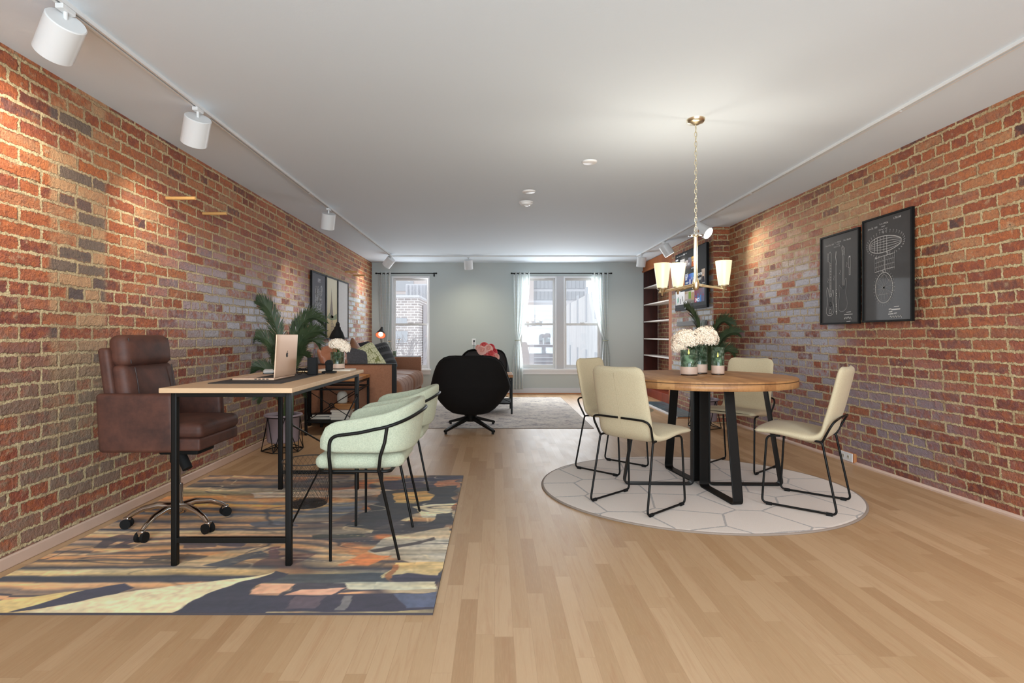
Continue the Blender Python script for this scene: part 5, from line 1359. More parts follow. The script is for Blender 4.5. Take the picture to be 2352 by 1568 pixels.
a, b = tile(1110, 1010, 1240, 1500, [(70, 60, 64), (90, 80, 84), (214, 190, 170), (190, 170, 150)]); figures(a, b, [(44, 42, 50), (230, 190, 160)], 1, .0018)
a, b = tile(72, 760, 435, 1190, [(206, 204, 204), (226, 224, 222), (252, 252, 252), (252, 252, 252)], True)
for (zx, zy, c) in ((160, 1060, (60, 200, 160)), (195, 1010, (60, 90, 80)), (265, 1080, (70, 50, 80)), (340, 980, (80, 80, 60))):
    p = scr(zx, zy, True); P_.rect(p[0]-.012, p[1]-.035, p[0]+.012, p[1]+.035, c, .0018)
a, b = tile(435, 700, 820, 1130, [(66, 58, 50), (80, 70, 54), (226, 220, 206), (170, 140, 104)], True)
p, q = scr(590, 700, True), scr(690, 960, True); P_.rect(p[0], q[1], q[0], p[1], (120, 150, 50), .0018)
p, q = scr(445, 800, True), scr(560, 1000, True); P_.rect(p[0], q[1], q[0], p[1], (196, 180, 170), .0018)
p, q = scr(700, 720, True), scr(810, 1000, True); P_.rect(p[0], q[1], q[0], p[1], (176, 140, 104), .0018)
a, b = tile(820, 600, 1225, 1060, [(110, 40, 70), (60, 66, 100), (120, 116, 130), (140, 50, 70)], True); figures(a, b, [(160, 50, 80), (60, 110, 170), (70, 120, 180), (96, 96, 120)], 4, .0018)
for (zx, zy, wd, hh, c, sec) in ((120, 545, .05, .006, (190, 190, 190), 0), (190, 515, .07, .006, (150, 150, 150), 0), (265, 485, .11, .006, (150, 150, 150), 0), (385, 430, .05, .010, (240, 240, 240), 0), (455, 395, .07, .006, (140, 140, 140), 0),
                                (75, 690, .11, .012, (245, 245, 245), 0), (75, 1325, .17, .012, (235, 235, 235), 0), (230, 1290, .09, .006, (120, 120, 120), 0), (75, 750, .20, .012, (240, 240, 240), 1),
                                (110, 420, .09, .006, (140, 140, 140), 1), (110, 450, .07, .006, (140, 140, 140), 1), (470, 345, .12, .007, (190, 200, 210), 1), (470, 375, .10, .007, (190, 200, 210), 1),
                                (870, 1420, .20, .009, (190, 190, 190), 0), (870, 1460, .18, .009, (180, 180, 180), 0), (690, 985, .11, .008, (160, 160, 160), 0), (1135, 340, .09, .007, (150, 150, 150), 1), (870, 330, .07, .008, (130, 40, 40), 1), (685, 1120, .10, .006, (130, 130, 130), 1), (870, 1290, .022, .055, (240, 240, 240), 0)):
    p = scr(zx, zy, bool(sec)); P_.rect(p[0], p[1]-hh, p[0]+wd, p[1]+hh, c, .0022)
me = bpy.data.meshes.new('screen'); me.from_pydata(P_.v, [], P_.f); at = me.color_attributes.new('pix', 'FLOAT_COLOR', 'POINT'); at.data.foreach_set('color', np.array(P_.c, np.float32).ravel())
me.materials.append(m_scr); o = bpy.data.objects.new('screen', me); COL.objects.link(o); o.parent = r
mw, mr_ = emit('screen_white', (250, 250, 250), .9), emit('screen_red', (214, 40, 56), .9)
def ttext(s_, zx, zy, size, m, second=False, sx=1.0):
    p = scr(zx, zy, second); text(s_, p[0], p[1], .0032, size, m, r, sx=sx)
ttext('SHO', 100, 1000, .085, mr_, sx=.9); ttext('HOME', 458, 790, .055, mw, sx=.72); ttext('SWEET HOME', 458, 905, .05, mw, sx=.55); ttext('STARZ', 100, 335, .085, mw, True, sx=.62)
ttext('BOSS', 465, 140, .07, mw, True, sx=.66); ttext('BABY', 465, 250, .055, mw, True, sx=.6); ttext('SHOWTIME', 935, 60, .045, mw, True, sx=.75)
ttext('EPIX', 455, 1175, .06, mw, True, sx=.75); ttext('ONCE', 860, 1090, .06, mw, True, sx=.9)
MB().cyl((W_*.45, .02, .0), (W_*.45, .02, .002), .006, n=14).build('power_light', mw, r)
MB().box(.0, W_, 0, .03, -.001, .0015).build('lower_bezel', mat('bezel_grey', (62, 62, 66), .8, spec=.1), r)
# stone lintel in the chimney under the television
o = MB().box(-.02, 0.02, -.55, .55, -.03, .03).build('lintel', mat('weathered_lintel', (120, 120, 122), .9), bevel=.006); o.location = (CX-.005, 7.55, 1.21)
tag(o, 'grey stone lintel set in the chimney brick under the television', 'lintel')
# ------------------------------------------------------------------ desk things
ZD = .817
o = MB().rbox(-.178, .178, -.355, .355, 0, .0035, .0015, 2).build('desk_mat', mat('black_desk_mat', (44, 43, 44), .6)); o.location = (-1.207, 3.085, ZD+.0002)
tag(o, 'black desk mat under the laptop', 'desk mat')
ZM = ZD+.0042
m_gold = mat('rose_gold_aluminium', (222, 186, 158), .42, metal=.35)
r = thing('laptop', 'open rose gold laptop on the black desk mat, its lid towards the camera', 'laptop', (-1.12, 3.028, ZM))
MB().rbox(-.215, 0, -.153, .153, 0, .012, .005, 3).build('base', m_gold, r)
kb = MB()
for i in range(5):
    for j in range(13): kb.box(-.098+i*.0185, -.098+i*.0185+.0155, -.128+j*.0198, -.128+j*.0198+.017, .012, .0132)
ko = kb.build('keyboard', mat('black_keys', (20, 20, 21), .5), r)
MB().box(-.102, -.004, -.132, .132, .0118, .0124).build('key_well', mat('key_well', (28, 27, 27), .5), ko)
MB().box(-.205, -.12, -.055, .055, .0118, .0123).build('trackpad', mat('trackpad', (226, 190, 164), .3), r)
p = MB(); [p.box(-.10+k*.02, -.088+k*.02, -.1535, -.152, .005, .009) for k in range(4)]; p.build('ports', mat('key_well', (28, 27, 27), .5), r)
L_ = MB().rbox(-.0035, .0035, -.153, .153, 0, .222, .003, 3); L_.v = [(x+.055*z, y, z+.012) for x, y, z in L_.v]; lo = L_.build('lid', m_gold, r)
MB().box(-.0048, -.0038, -.147, .147, .02, .212).build('display', mat('dark_display', (16, 16, 18), .15), lo); lo.children[0].location = (.006, 0, .012)
# emblem: bitten apple outline with leaf
pts = []
for k in range(48):
    a = 2*PI*k/48; rad = .0135*(1+.06*math.cos(2*a)) - .0022*math.exp(-((a-PI/2)/.28)**2) - .0018*math.exp(-((a-1.5*PI)/.3)**2)
    y_, z_ = rad*math.cos(a), rad*1.05*math.sin(a)
    dx, dz = y_-.0165, z_-.001; dd = math.hypot(dx, dz)
    if dd < .0075: y_, z_ = .0165+dx/dd*.0075, .001+dz/dd*.0075
    pts.append((y_, z_))
em = MB(); em.prism(pts, 0, .0006); em.prism([(0.0, .0150), (.0055, .0155), (.0075, .0215), (.0065, .0225), (.0005, .0195)], 0, .0006)
em.v = [(.0038+z, x, y+.113) for x, y, z in em.v]; em.v = [(x+.055*(z-.0), y, z+.012) for x, y, z in em.v]
em.build('emblem', mat('emblem_black', (16, 15, 15), .6), lo)
r = thing('computer_mouse', 'white computer mouse with black base on the far side of the laptop', 'mouse', (-1.33, 3.33, ZM), R(20))
b = MB().rbox(-.03, .03, -.052, .052, .004, .030, .013, 4); b.v = [(x, y, z-.25*abs(y)*(z > .018)) for x, y, z in b.v]; b.build('body', mat('mouse_white', (226, 224, 220), .3), r)
MB().rbox(-.031, .031, -.053, .053, 0, .006, .003, 2).build('base', m_blackm, r)
r = thing('notepad', 'cream notepad propped beside the laptop lid', 'notepad', (-1.20, 3.53, ZM), R(-8))
MB().box(-.07, .07, -.045, .045, 0, .006).build('pages', mat('cream_paper', (236, 212, 168), .8), r, rot=(R(-6), 0, 0)); MB().box(-.071, .071, .043, .046, 0, .02).build('cover', m_blackm, r)
r = thing('eyeglasses', 'black eyeglasses lying on the desk mat by the pen holder', 'glasses', (-1.125, 3.33, ZM+.001), R(70))
for s in (-1, 1):
    MB().tube([(s*.033+.024*math.cos(2*PI*k/20), 0, .019+.018*math.sin(2*PI*k/20)) for k in range(20)], .002, n=6, closed=True).build('rim', m_black, r)
    MB().tube([(s*.058, 0, .022), (s*.06, .07, .016), (s*.055, .12, .003)], .0018, n=6).build('temple', m_black, r)
MB().tube([(-.01, 0, .026), (0, 0, .029), (.01, 0, .026)], .002, n=6).build('bridge', m_black, r)
r = thing('pen_holder', 'tall black square pen holder on the desk', 'pen holder', (-1.06, 3.30, ZM), R(8))
b = MB(); w_ = .026; h_ = .10
for (a, c, d_, e_) in ((-w_, w_, -w_, -w_+.003), (-w_, w_, w_-.003, w_), (-w_, -w_+.003, -w_, w_), (w_-.003, w_, -w_, w_)): b.box(a, c, d_, e_, 0, h_)
b.box(-w_, w_, -w_, w_, 0, .004); b.build('box', m_blackm, r)
o = MB().cyl((0, 0, 0), (.018, .006, .145), .0042, n=12).build('pen', mat('pen_red_black', (58, 26, 28), .4)); o.location = (-1.066, 3.296, ZM+.006); tag(o, 'dark red pen standing in the black pen holder', 'pen')
MB().cyl((0, 0, 0), (.0005, 0, .003), .0043, n=10).build('cap', mat('pen_cap_red', (150, 50, 40), .4), o).location = (.018, .006, .145)
r = thing('tape_dispenser', 'small black tape dispenser right of the pen holder', 'tape dispenser', (-1.005, 3.44, ZM), R(0))
MB().rbox(-.04, .04, -.025, .025, 0, .012, .004, 2).build('base', m_blackm, r); MB().rbox(-.02, .02, -.018, .018, .012, .058, .008, 3).build('body', m_blackm, r); MB().cyl((.0, -.014, .058), (0, .014, .058), .022, n=24).build('tape_roll', m_blackm, r)
r = thing('notebook', 'thin white notebook under the flower vase at the far end of the desk', 'notebook', (-1.035, 3.76, ZD+.0003), 0)
MB().box(-.11, .095, -.075, .075, .001, .008).build('pages', mat('book_pages', (226, 216, 200), .8), r); MB().box(-.112, .097, -.077, .077, 0, .001).box(-.112, .097, -.077, .077, .008, .0095).build('cover', mat('ivory_cover', (232, 222, 208), .5), r)

# ------------------------------------------------------------------ vases and flowers
N = NT('painted_foliage_glass'); f = N.noise(N.obj(), 42, 4, .7); t_ = N.n('ShaderNodeBsdfTransparent'); N.put(t_.inputs[0], (.86, .92, .88, 1))  # foliage reflections painted into the glass as green mottling
N.base(N.ramp(f, [(.38, lin((34, 52, 36))), (.52, lin((86, 108, 84))), (.66, lin((176, 182, 168)))])); N.set(rough=.08, spec=.7)
mx_ = N.n('ShaderNodeMixShader'); N.put(mx_.inputs[0], N.mr(N.noise(N.obj(), 26, 3, .6), .40, .62, .14, .58)); N.t.links.new(t_.outputs[0], mx_.inputs[1]); N.t.links.new(N.p.outputs[0], mx_.inputs[2]); N.t.links.new(mx_.outputs[0], N.out.inputs[0])
m_fg = N.m
m_band = mat('blush_wood_band', (206, 178, 160), .5, var=.12, vscale=30)
def vase(name, label, cat, loc, rad, h_, band=.34, thick=.003, group=None):
    r = thing(name, label, cat, loc, 0, group)
    MB().lathe([(rad-thick, .02), (rad-thick, h_), (rad, h_), (rad, h_*band)], n=40).build('glass', m_fg, r)
    MB().lathe([(.001, h_*.05), (rad, h_*.05), (rad+.0006, h_*.07), (rad+.0006, h_*band)], n=40).lathe([(.001, h_*.06), (rad-thick*1.2, h_*.06), (rad-thick*1.2, h_*band), (rad+.0004, h_*band)], n=40).build('band', m_band, r)
    MB().lathe([(.001, 0), (rad*.98, 0), (rad*1.0, .004), (rad, h_*.05), (.001, h_*.05)], n=40).build('foot', mat('dark_glass_foot', (62, 48, 40), .2), r)
    return r
ZTT = .7728
vase('candle_holder', 'glass candle holder at the left of the dining table trio', 'candle holder', (1.357, 3.955, ZTT), .058, .176)
vase('flower_vase', 'tallest of the three table glasses, holding the white hydrangeas', 'vase', (1.478, 4.10, ZTT), .060, .212, .33)
vase('candle_holder', 'narrow glass candle holder at the right of the dining table trio', 'candle holder', (1.572, 3.985, ZTT), .043, .194)
for (x, y, rr, h_, lab) in ((1.357, 3.955, .038, .128, 'lit pale green pillar candle in the left glass'), (1.572, 3.985, .028, .108, 'lit pale green pillar candle in the narrow right glass')):
    r = thing('pillar_candle', lab, 'candle', (x, y, ZTT+.0115))
    MB().lathe([(.001, 0), (rr, 0), (rr, h_-.004), (rr-.004, h_), (rr*.6, h_-.003), (.001, h_-.004)]).build('wax', mat('sage_wax', (186, 206, 176), .5, emis=lin((190, 210, 180)), es=0.0), r)
    MB().cyl((0, 0, h_-.004), (0, 0, h_+.008), .001, n=6).build('wick', m_blackm, r)
    MB().lathe([(.0005, h_+.004), (.005, h_+.010), (.006, h_+.017), (.003, h_+.030), (.0003, h_+.040)], n=12).build('flame', emit('candle_flame', (255, 226, 120), 3), r)
m_petal = NT('cream_petals'); m_petal.base(m_petal.mix(m_petal.noise(m_petal.obj(), 30, 2), lin((255, 246, 228)), lin((250, 224, 200)))); m_petal.set(rough=.6, sheen=.2); m_petal = m_petal.m
m_stem = mat('green_stem', (66, 96, 44), .6); m_leafg = mat('leaf_green', (74, 108, 46), .5)
def hydrangea(b, c, rx, ry, rz_, n, ps=.011, seed=1):
    rnd = random.Random(seed)
    for k in range(n):
        zz = 1-1.55*(k+.5)/n; ph = k*2.39996; q = math.sqrt(max(0, 1-zz*zz)); d = Vector((q*math.cos(ph), q*math.sin(ph), zz))
        j = 1+.16*(rnd.random()-.5)+.16*noise.noise(Vector((ph*.0+d.x*3+seed, d.y*3, d.z*3))); p = Vector((c[0]+d.x*rx*j, c[1]+d.y*ry*j, c[2]+d.z*rz_*j))
        nn = (d+Vector((rnd.random()-.5, rnd.random()-.5, rnd.random()-.5))*.5).normalized(); u = nn.orthogonal().normalized(); v_ = nn.cross(u); a0 = rnd.random()*6
        for m in range(4):
            a = a0+m*PI/2; e1 = u*math.cos(a)+v_*math.sin(a); e2 = -u*math.sin(a)+v_*math.cos(a); s_ = ps*(.85+.3*rnd.random())
            b.add([p, p+e1*s_*.5+e2*s_*.36+nn*s_*.30, p+e1*s_*.95+e2*s_*.30+nn*s_*.42, p+e1*s_*1.15+nn*s_*.30, p+e1*s_*.95-e2*s_*.30+nn*s_*.42, p+e1*s_*.5-e2*s_*.36+nn*s_*.30, p+e1*s_*.6+nn*s_*.12], [(0, 6, 1), (1, 6, 3, 2), (3, 6, 5, 4), (0, 5, 6)], True)
def leaf(b, p, d, L_, W_, droop=.3, up=Vector((0, 0, 1))):
    p, d = Vector(p), Vector(d).normalized(); s_ = d.cross(up).normalized(); n = 6; vs_ = []
    for i in range(n+1):
        t_ = i/n; c = p+d*L_*t_-up*droop*L_*t_*t_; w_ = W_*math.sin(PI*min(1, t_*.92+.08))**.8; vs_ += [c-s_*w_+up*w_*.25, c, c+s_*w_+up*w_*.25]
    b.add(vs_, [(3*i+k, 3*i+k+1, 3*i+4+k, 3*i+3+k) for i in range(n) for k in range(2)], True)
r = thing('hydrangea_bouquet', 'two large cream hydrangea heads rising from the tallest table glass', 'flowers', (1.478, 4.10, ZTT+.014))
for c, rx, rz_, sd in (((-.085, -.01, .230), .098, .066, 3), ((.048, .0, .245), .084, .074, 5), ((-.150, -.02, .175), .042, .045, 6)):
    b = MB(); hydrangea(b, c, rx, min(rx, .08), rz_, int(380*min(1, rx/.08)), .0140, sd); core = b; fo = b.build('flower_head', m_petal, r)
    MB().sphere(c, rz_*.6, 8).build('flower_core', mat('core_cream', (222, 200, 168), .8), fo)
    MB().tube([(c[0]*.1, 0, 0), (c[0]*.35, 0, .13), (c[0]*.9, 0, c[2]-.05)], .0035, n=6).build('stem', m_stem, r)
b = MB(); leaf(b, (-.03, -.01, .20), (-.9, -.5, .35), .07, .02); leaf(b, (0, 0, .19), (.7, -.5, .3), .06, .018); b.build('leaves', m_leafg, r)
vase('flower_vase', 'glass vase with pale band on the white notebook at the end of the desk', 'vase', (-1.045, 3.765, ZD+.0102), .0455, .112, .31)
r = thing('blossom_bouquet', 'cream blossoms arching from the vase on the desk', 'flowers', (-1.045, 3.765, ZD+.022))
b = MB(); hydrangea(b, (.0, 0, .150), .055, .05, .036, 190, .0085, 9); fo = b.build('flower_head', m_petal, r); MB().sphere((0, 0, .148), .03, 8).build('flower_core', mat('core_cream', (222, 200, 168), .8), fo)
b = MB(); hydrangea(b, (.048, 0, .128), .032, .035, .038, 110, .0085, 10); b.build('flower_head', m_petal, r)
for k in range(7): a = k*.9; MB().tube([(.012*math.cos(a), .012*math.sin(a), 0), (.02*math.cos(a), .02*math.sin(a), .07), (.035*math.cos(a), .03*math.sin(a), .13)], .0016, n=5).build('stem', m_stem, r)
b = MB(); [leaf(b, (.01*math.cos(k), .01*math.sin(k), .05+.008*k), (math.cos(k*1.3), math.sin(k*1.3), .8), .04, .010, .2) for k in range(9)]; b.build('leaves', m_leafg, r)
# lily vase by the window
r = thing('bud_vase', 'small green glass bud vase on the far side table, against the window', 'vase', (-1.62, 9.17, .606))
MB().lathe([(.001, 0), (.034, 0), (.036, .05), (.03, .12), (.026, .19), (.024, .19), (.028, .12), (.033, .05), (.001, .006)]).build('glass', m_fg, r)
r = thing('lily_stems', 'two pale lilies in the bud vase before the window', 'flowers', (-1.62, 9.17, .612))
for s, (tx, tz) in enumerate(((-.085, .33), (.07, .36))):
    MB().tube([(0, 0, .01), (tx*.4, 0, .17), (tx, 0, tz)], .0028, n=6).build('stem', mat('olive_stem', (92, 92, 58), .6), r)
    b = MB()
    for k in range(6): a = k*PI/3+.4; leaf(b, (tx, 0, tz), (math.cos(a), math.sin(a), .7), .062, .014, .45)
    b.build('flower', mat('lily_petal', (236, 214, 180), .5), r)
    b = MB(); [b.sphere((tx+.018*math.cos(a), .018*math.sin(a), tz+.03), .004, 4) for a in (0, 1.2, 2.4, 3.6, 4.8)]; b.build('stamens', mat('stamen', (90, 50, 24), .7), r)
# roses
r = thing('rose_vase', 'dark round vase with the roses on the end table', 'vase', (-.10, 7.80, .5205))
MB().lathe([(.001, 0), (.045, 0), (.07, .04), (.072, .09), (.05, .14), (.042, .16), (.038, .16), (.045, .13)]).build('body', mat('teal_vase', (34, 60, 64), .3), r)
R0 = thing('rose_bouquet', 'bouquet of coral and blush pink roses above the black lounge chair', 'flowers', (-.10, 7.80, .545))
rp = {'rose': mat('coral_rose', (238, 116, 114), .55), 'blush': mat('blush_rose', (250, 198, 184), .55), 'hot': mat('deep_pink_rose', (226, 84, 92), .55)}
def rose(c, rad, face, m, par):
    """nested cupped petals around a bud, opening along face"""
    f = Vector(face).normalized(); u = f.orthogonal().normalized(); v_ = f.cross(u); c = Vector(c); b = MB()
    for ring, (nr, r0, op, hgt) in enumerate(((3, .22, .12, .9), (4, .42, .25, .85), (5, .66, .5, .7), (6, .9, .9, .45), (6, 1.0, 1.25, .2))):
        for k in range(nr):
            a = 2*PI*k/nr+ring*.5; n1, n2 = 4, 4; vs_ = []
            for i in range(n1+1):
                for j in range(n2+1):
                    s_ = i/n1; t_ = (j/n2-.5)*2; aa = a+t_*(PI/nr)*1.35; e = u*math.cos(aa)+v_*math.sin(aa)
                    rr = rad*r0*(.45+.55*s_**.7)*(1+.25*op*s_*s_); hh = rad*(s_*hgt*(1-.25*t_*t_)-op*.35*s_*s_ - .25*ring*.3)
                    vs_.append(c+e*rr+f*hh)
            b.add(vs_, [(i*5+j, (i+1)*5+j, (i+1)*5+j+1, i*5+j+1) for i in range(n1) for j in range(n2)], True)
    b.sphere(c, rad*.45, 6); b.build('rose', m, par)
def rpos(px, py, dy=0):
    Y = 7.80+dy; return ((px-PCX)*Y/FPX+.10, dy, EYE-(py-PCY)*Y/FPX-.545)
for (px, py, dy, rad, key) in ((1111, 792, .03, .050, 'rose'), (1103, 800, -.03, .046, 'blush'), (1107, 803, -.07, .052, 'blush'), (1122, 798, -.05, .050, 'blush'), (1128, 795, .02, .045, 'hot'), (1127, 811, -.06, .054, 'rose'), (1134, 805, .0, .048, 'hot'), (1140, 817, -.04, .044, 'blush'), (1097, 796, .05, .034, 'blush'), (1117, 806, .06, .05, 'rose')):
    p = rpos(px, py, dy); rose(p, rad, (p[0]*2.2, -.6+dy, .45), rp[key], R0)
    MB().tube([(0, 0, 0), (p[0]*.5, p[1]*.5, p[2]*.6), (p[0], p[1], p[2]-.02)], .003, n=5).build('stem', m_stem, R0)
b = MB(); [leaf(b, rpos(1105+6*k, 818, -.02), (math.cos(k*2.0), -.5, .2), .07, .02) for k in range(5)]; b.build('leaves', mat('dark_leaf', (36, 62, 44), .5), R0)

# ------------------------------------------------------------------ potted palms
m_pot = mat('mauve_pot', (152, 138, 146), .6); m_soil = mat('potting_soil', (62, 46, 38), .95)
N = NT('palm_green'); N.base(N.mix(N.noise(N.obj(), 12, 2), lin((34, 48, 32)), lin((84, 100, 66)))); N.set(rough=.5, spec=.4); m_palm = N.m
def palm():
    r = thing('potted_palm', '', 'potted plant', (0, 0, 0))
    MB().lathe([(.001, .085), (.135, .085), (.14, .095), (.148, .315), (.168, .318), (.17, .328), (.165, .335), (.142, .332), (.140, .30)], n=40).build('pot', m_pot, r)
    MB().lathe([(.001, .315), (.14, .305)], n=30).build('soil', m_soil, r)
    bt = [Vector((.19*math.cos(R(a)), .17*math.sin(R(a)), .005)) for a in (200, 262, 330, 40, 130)]
    tp = [Vector((.150*math.cos(R(a)), .150*math.sin(R(a)), .315)) for a in (231, 296, 5, 85, 165)]
    s = MB()
    for i in range(5):
        s.tube([bt[i], bt[(i+1) % 5]], .0045, n=6); s.tube([bt[i], tp[i]], .004, n=6); s.tube([bt[i], tp[(i-1) % 5]], .004, n=6); s.tube([bt[i], Vector((0, 0, .085))], .004, n=6)
    s.tube([(.151*math.cos(2*PI*k/30), .151*math.sin(2*PI*k/30), .312) for k in range(30)], .004, n=6, closed=True)
    s.build('wire_stand', m_black, r)
    for (x, y, h_) in ((-.02, .01, .30), (.035, -.03, .34), (.06, .03, .26)):
        MB().tube([(x, y, .30), (x*1.1, y, .30+h_*.5), (x*1.25, y, .30+h_)], [.022, .018, .014], n=10).build('trunk', mat('cane_green', (74, 92, 54), .6), r)
    rnd = random.Random(5)
    # rachis as base, bend, tip (x, y, z)
    fronds = [((0, 0, .58), (-.03, 0, 1.36), (-.25, -.02, 1.36)), ((-.01, 0, .56), (-.04, -.02, 1.10), (-.27, -.04, 1.02)), ((.03, 0, .55), (.10, 0, 1.36), (.34, .02, 1.18)),
              ((.04, -.02, .52), (.12, -.06, 1.14), (.37, -.08, 1.08)), ((.05, -.02, .50), (.10, -.08, .98), (.27, -.14, .86)), ((-.03, -.02, .45), (-.06, -.06, .86), (-.25, -.12, .72)),
              ((-.02, -.02, .40), (-.05, -.05, .66), (-.17, -.12, .50)), ((.04, -.02, .40), (.08, -.06, .70), (.22, -.12, .52)), ((.02, .03, .55), (.03, .06, 1.20), (.06, .20, 1.14)),
              ((.0, -.02, .50), (.0, -.12, 1.02), (.02, -.24, .84)), ((.03, .02, .52), (.12, .08, 1.12), (.26, .18, .98)), ((-.02, .02, .52), (-.08, .08, 1.12), (-.18, .16, .94))]
    for (A_, B_, C_) in fronds:
        A_, B_, C_ = Vector(A_), Vector(B_), Vector(C_); n_ = 24
        P = [A_*(1-t)**2+B_*2*t*(1-t)+C_*t*t for t in [k/n_ for k in range(n_+1)]]
        b = MB(); b.tube(P, [.0055*(1-.8*k/n_) for k in range(n_+1)], n=5); T0 = (C_-A_); side = Vector((-T0.y, T0.x, 0)).normalized()
        N_ = 150; tot = sum((q-p).length for p, q in zip(P, P[1:])); ll = .13+.06*min(1, tot)
        for k in range(14, N_+1):
            t_ = min(n_-.001, k/N_*n_); i = int(t_); p = P[i].lerp(P[i+1], t_-i); T_ = (P[i+1]-P[i]).normalized(); s_ = (side-T_*side.dot(T_)).normalized(); up = s_.cross(T_); s_ = (s_*.5+up*.86).normalized(); up = s_.cross(T_)
            env = (math.sin(PI*min(1, .18+.74*k/N_)))**.6
            for sg in (-1, 1):
                L_ = ll*env*(.85+.3*rnd.random()); dr = (T_*(.95+.2*rnd.random())+s_*sg*(.42+.22*rnd.random())+up*(.3*rnd.random()-.15)).normalized()
                e = p+dr*L_*.55; f = p+dr*L_+Vector((0, 0, -L_*.22*rnd.random())); q = (s_*sg*.35+up).normalized().cross(dr).normalized()*.0036
                b.add([p-q*.5, p+q*.5, e+q, e-q, f], [(0, 1, 2, 3), (3, 2, 4)], True)
        b.v = [(max(x, -.245), max(-.4, min(y, .27)), z) for x, y, z in b.v]
        b.build('frond', m_palm, r)
    return r
pa = palm(); pa.location = (-1.93, 5.17, 0); pa['label'] = 'potted palm in a mauve pot by the left brick wall, behind the desk'; pa['group'] = 'potted palms in mauve pots'
dup(pa, 'potted palm in a mauve pot in front of the chimney, behind the round table', (2.38, 6.44, 0), R(8))

# ------------------------------------------------------------------ wire basket under the desk
r = thing('wire_basket', 'black wire mesh waste basket under the desk', 'basket', (-1.155, 3.50, .0095))
m_wire = mat('basket_wire', (58, 50, 46), .5)
H_, r0, r1 = .27, .115, .150
b = MB()
for sg in (-1, 1):
    for k in range(30):
        a0 = 2*PI*k/30; b.tube([((r0+(r1-r0)*t_)*math.cos(a0+sg*t_*1.3), (r0+(r1-r0)*t_)*math.sin(a0+sg*t_*1.3), H_*t_) for t_ in [i/10 for i in range(11)]], .0008, n=4)
b.build('mesh', m_wire, r)
MB().tube([(r1*math.cos(2*PI*k/40), r1*math.sin(2*PI*k/40), H_) for k in range(40)], .0036, n=8, closed=True).build('rim', m_wire, r)
b = MB()
for q in range(6):
    rr = r0*(1-q/6.5); b.tube([(rr*math.cos(2*PI*k/40), rr*math.sin(2*PI*k/40), .003) for k in range(40)], .002, n=5, closed=True)
for k in range(8): a = 2*PI*k/8; b.tube([(0, 0, .002), (r0*math.cos(a), r0*math.sin(a), .002)], .0014, n=4)
b.build('base', m_wire, r)
MB().lathe([(.001, .0006), (r0*.97, .0006)], n=32).build('base_disc', mat('smoky_base', (86, 76, 66), .6), r)

# ------------------------------------------------------------------ the street outside
m_ext = mat('pale_stone', (196, 194, 198), .8); m_extw = mat('white_cladding', (218, 220, 225), .7); m_pink = mat('faded_pink_render', (216, 208, 206), .8); m_glz = mat('grey_glazing', (186, 190, 196), .3)
N = NT('washed_brick'); b_ = N.n('ShaderNodeTexBrick'); N.put(b_.inputs['Vector'], N.comb(N.sep(N.obj())[0], N.sep(N.obj())[2])); b_.inputs['Scale'].default_value = 1; b_.inputs['Brick Width'].default_value = .26; b_.inputs['Row Height'].default_value = .10; b_.inputs['Mortar Size'].default_value = .014
b_.inputs['Color1'].default_value = lin((176, 168, 168)); b_.inputs['Color2'].default_value = lin((200, 192, 190)); b_.inputs['Mortar'].default_value = lin((240, 238, 238)); N.base(b_.outputs[0]); N.set(rough=.9); m_wb = N.m
def ex(px, Y): return (px-PCX)*Y/FPX
def ez(py, Y): return EYE-(py-PCY)*Y/FPX
GZ = -7.0
g = MB().box(-60, 60, YF+2, 120, GZ-.3, GZ).build('ground', mat('street_grey', (196, 198, 202), .9)); tag(g, kind='structure')
# brick block seen through the single window
Y = 22.0; r = thing('brick_building', 'low pale brick building seen through the single window', 'building', (0, 0, 0))
MB().box(ex(830, Y), ex(963, Y), Y, Y+3.4, GZ, ez(681, Y)).build('wall', m_wb, r)
MB().box(ex(828, Y), ex(964, Y), Y-.12, Y+3.4, ez(683, Y), ez(678, Y)).build('parapet', m_extw, r)
for (a, b, c, d) in ((900, 935, 730, 744), (900, 936, 760, 785)):
    w_ = MB().box(ex(a, Y), ex(b, Y), Y-.05, Y+.02, ez(d, Y), ez(c, Y)).build('window', m_glz, r)
    MB().box(ex(a-2, Y), ex(b+2, Y), Y-.12, Y-.02, ez(d+2, Y), ez(d, Y)).build('sill', m_extw, w_)
Y = 26.0; r = thing('corrugated_shed', 'white corrugated metal box behind the brick building', 'building', (0, 0, 0))
b = MB(); n = 22
for k in range(n): b.box(ex(933+k*3.2, Y), ex(933+k*3.2+1.8, Y), Y-.06, Y+.01, ez(696, Y), ez(654, Y))
MB().box(ex(932, Y), ex(1004, Y), Y, Y+4, GZ, ez(652, Y)).build('wall', m_extw, r); b.build('ribs', m_extw, r)
MB().box(-2.9, ex(1004, Y), Y-3.0, Y-2.5, GZ, ez(700, Y-3)).build('lower_wing', m_ext, r)
Y = 60.0; r = thing('tower_block', 'pink tower block with window bands far behind the shed', 'building', (0, 0, 0))
MB().box(ex(850, Y), ex(960, Y), Y, Y+10, GZ, ez(560, Y)).build('wall', m_pink, r)
for c, d in ((645, 668), (676, 682)): MB().box(ex(910, Y), ex(950, Y), Y-.1, Y, ez(d, Y), ez(c, Y)).build('window_band', m_glz, r)
Y = 48.0; r = thing('high_rise', 'pale high-rise with dark window bands seen through the paired window', 'building', (0, 0, 0))
MB().box(ex(1225, Y), ex(1346, Y), Y, Y+12, GZ, ez(540, Y)).build('wall', m_extw, r); MB().box(ex(1150, Y), ex(1225, Y), Y-.5, Y+12, GZ, ez(560, Y)).build('pink_wing', m_pink, r)
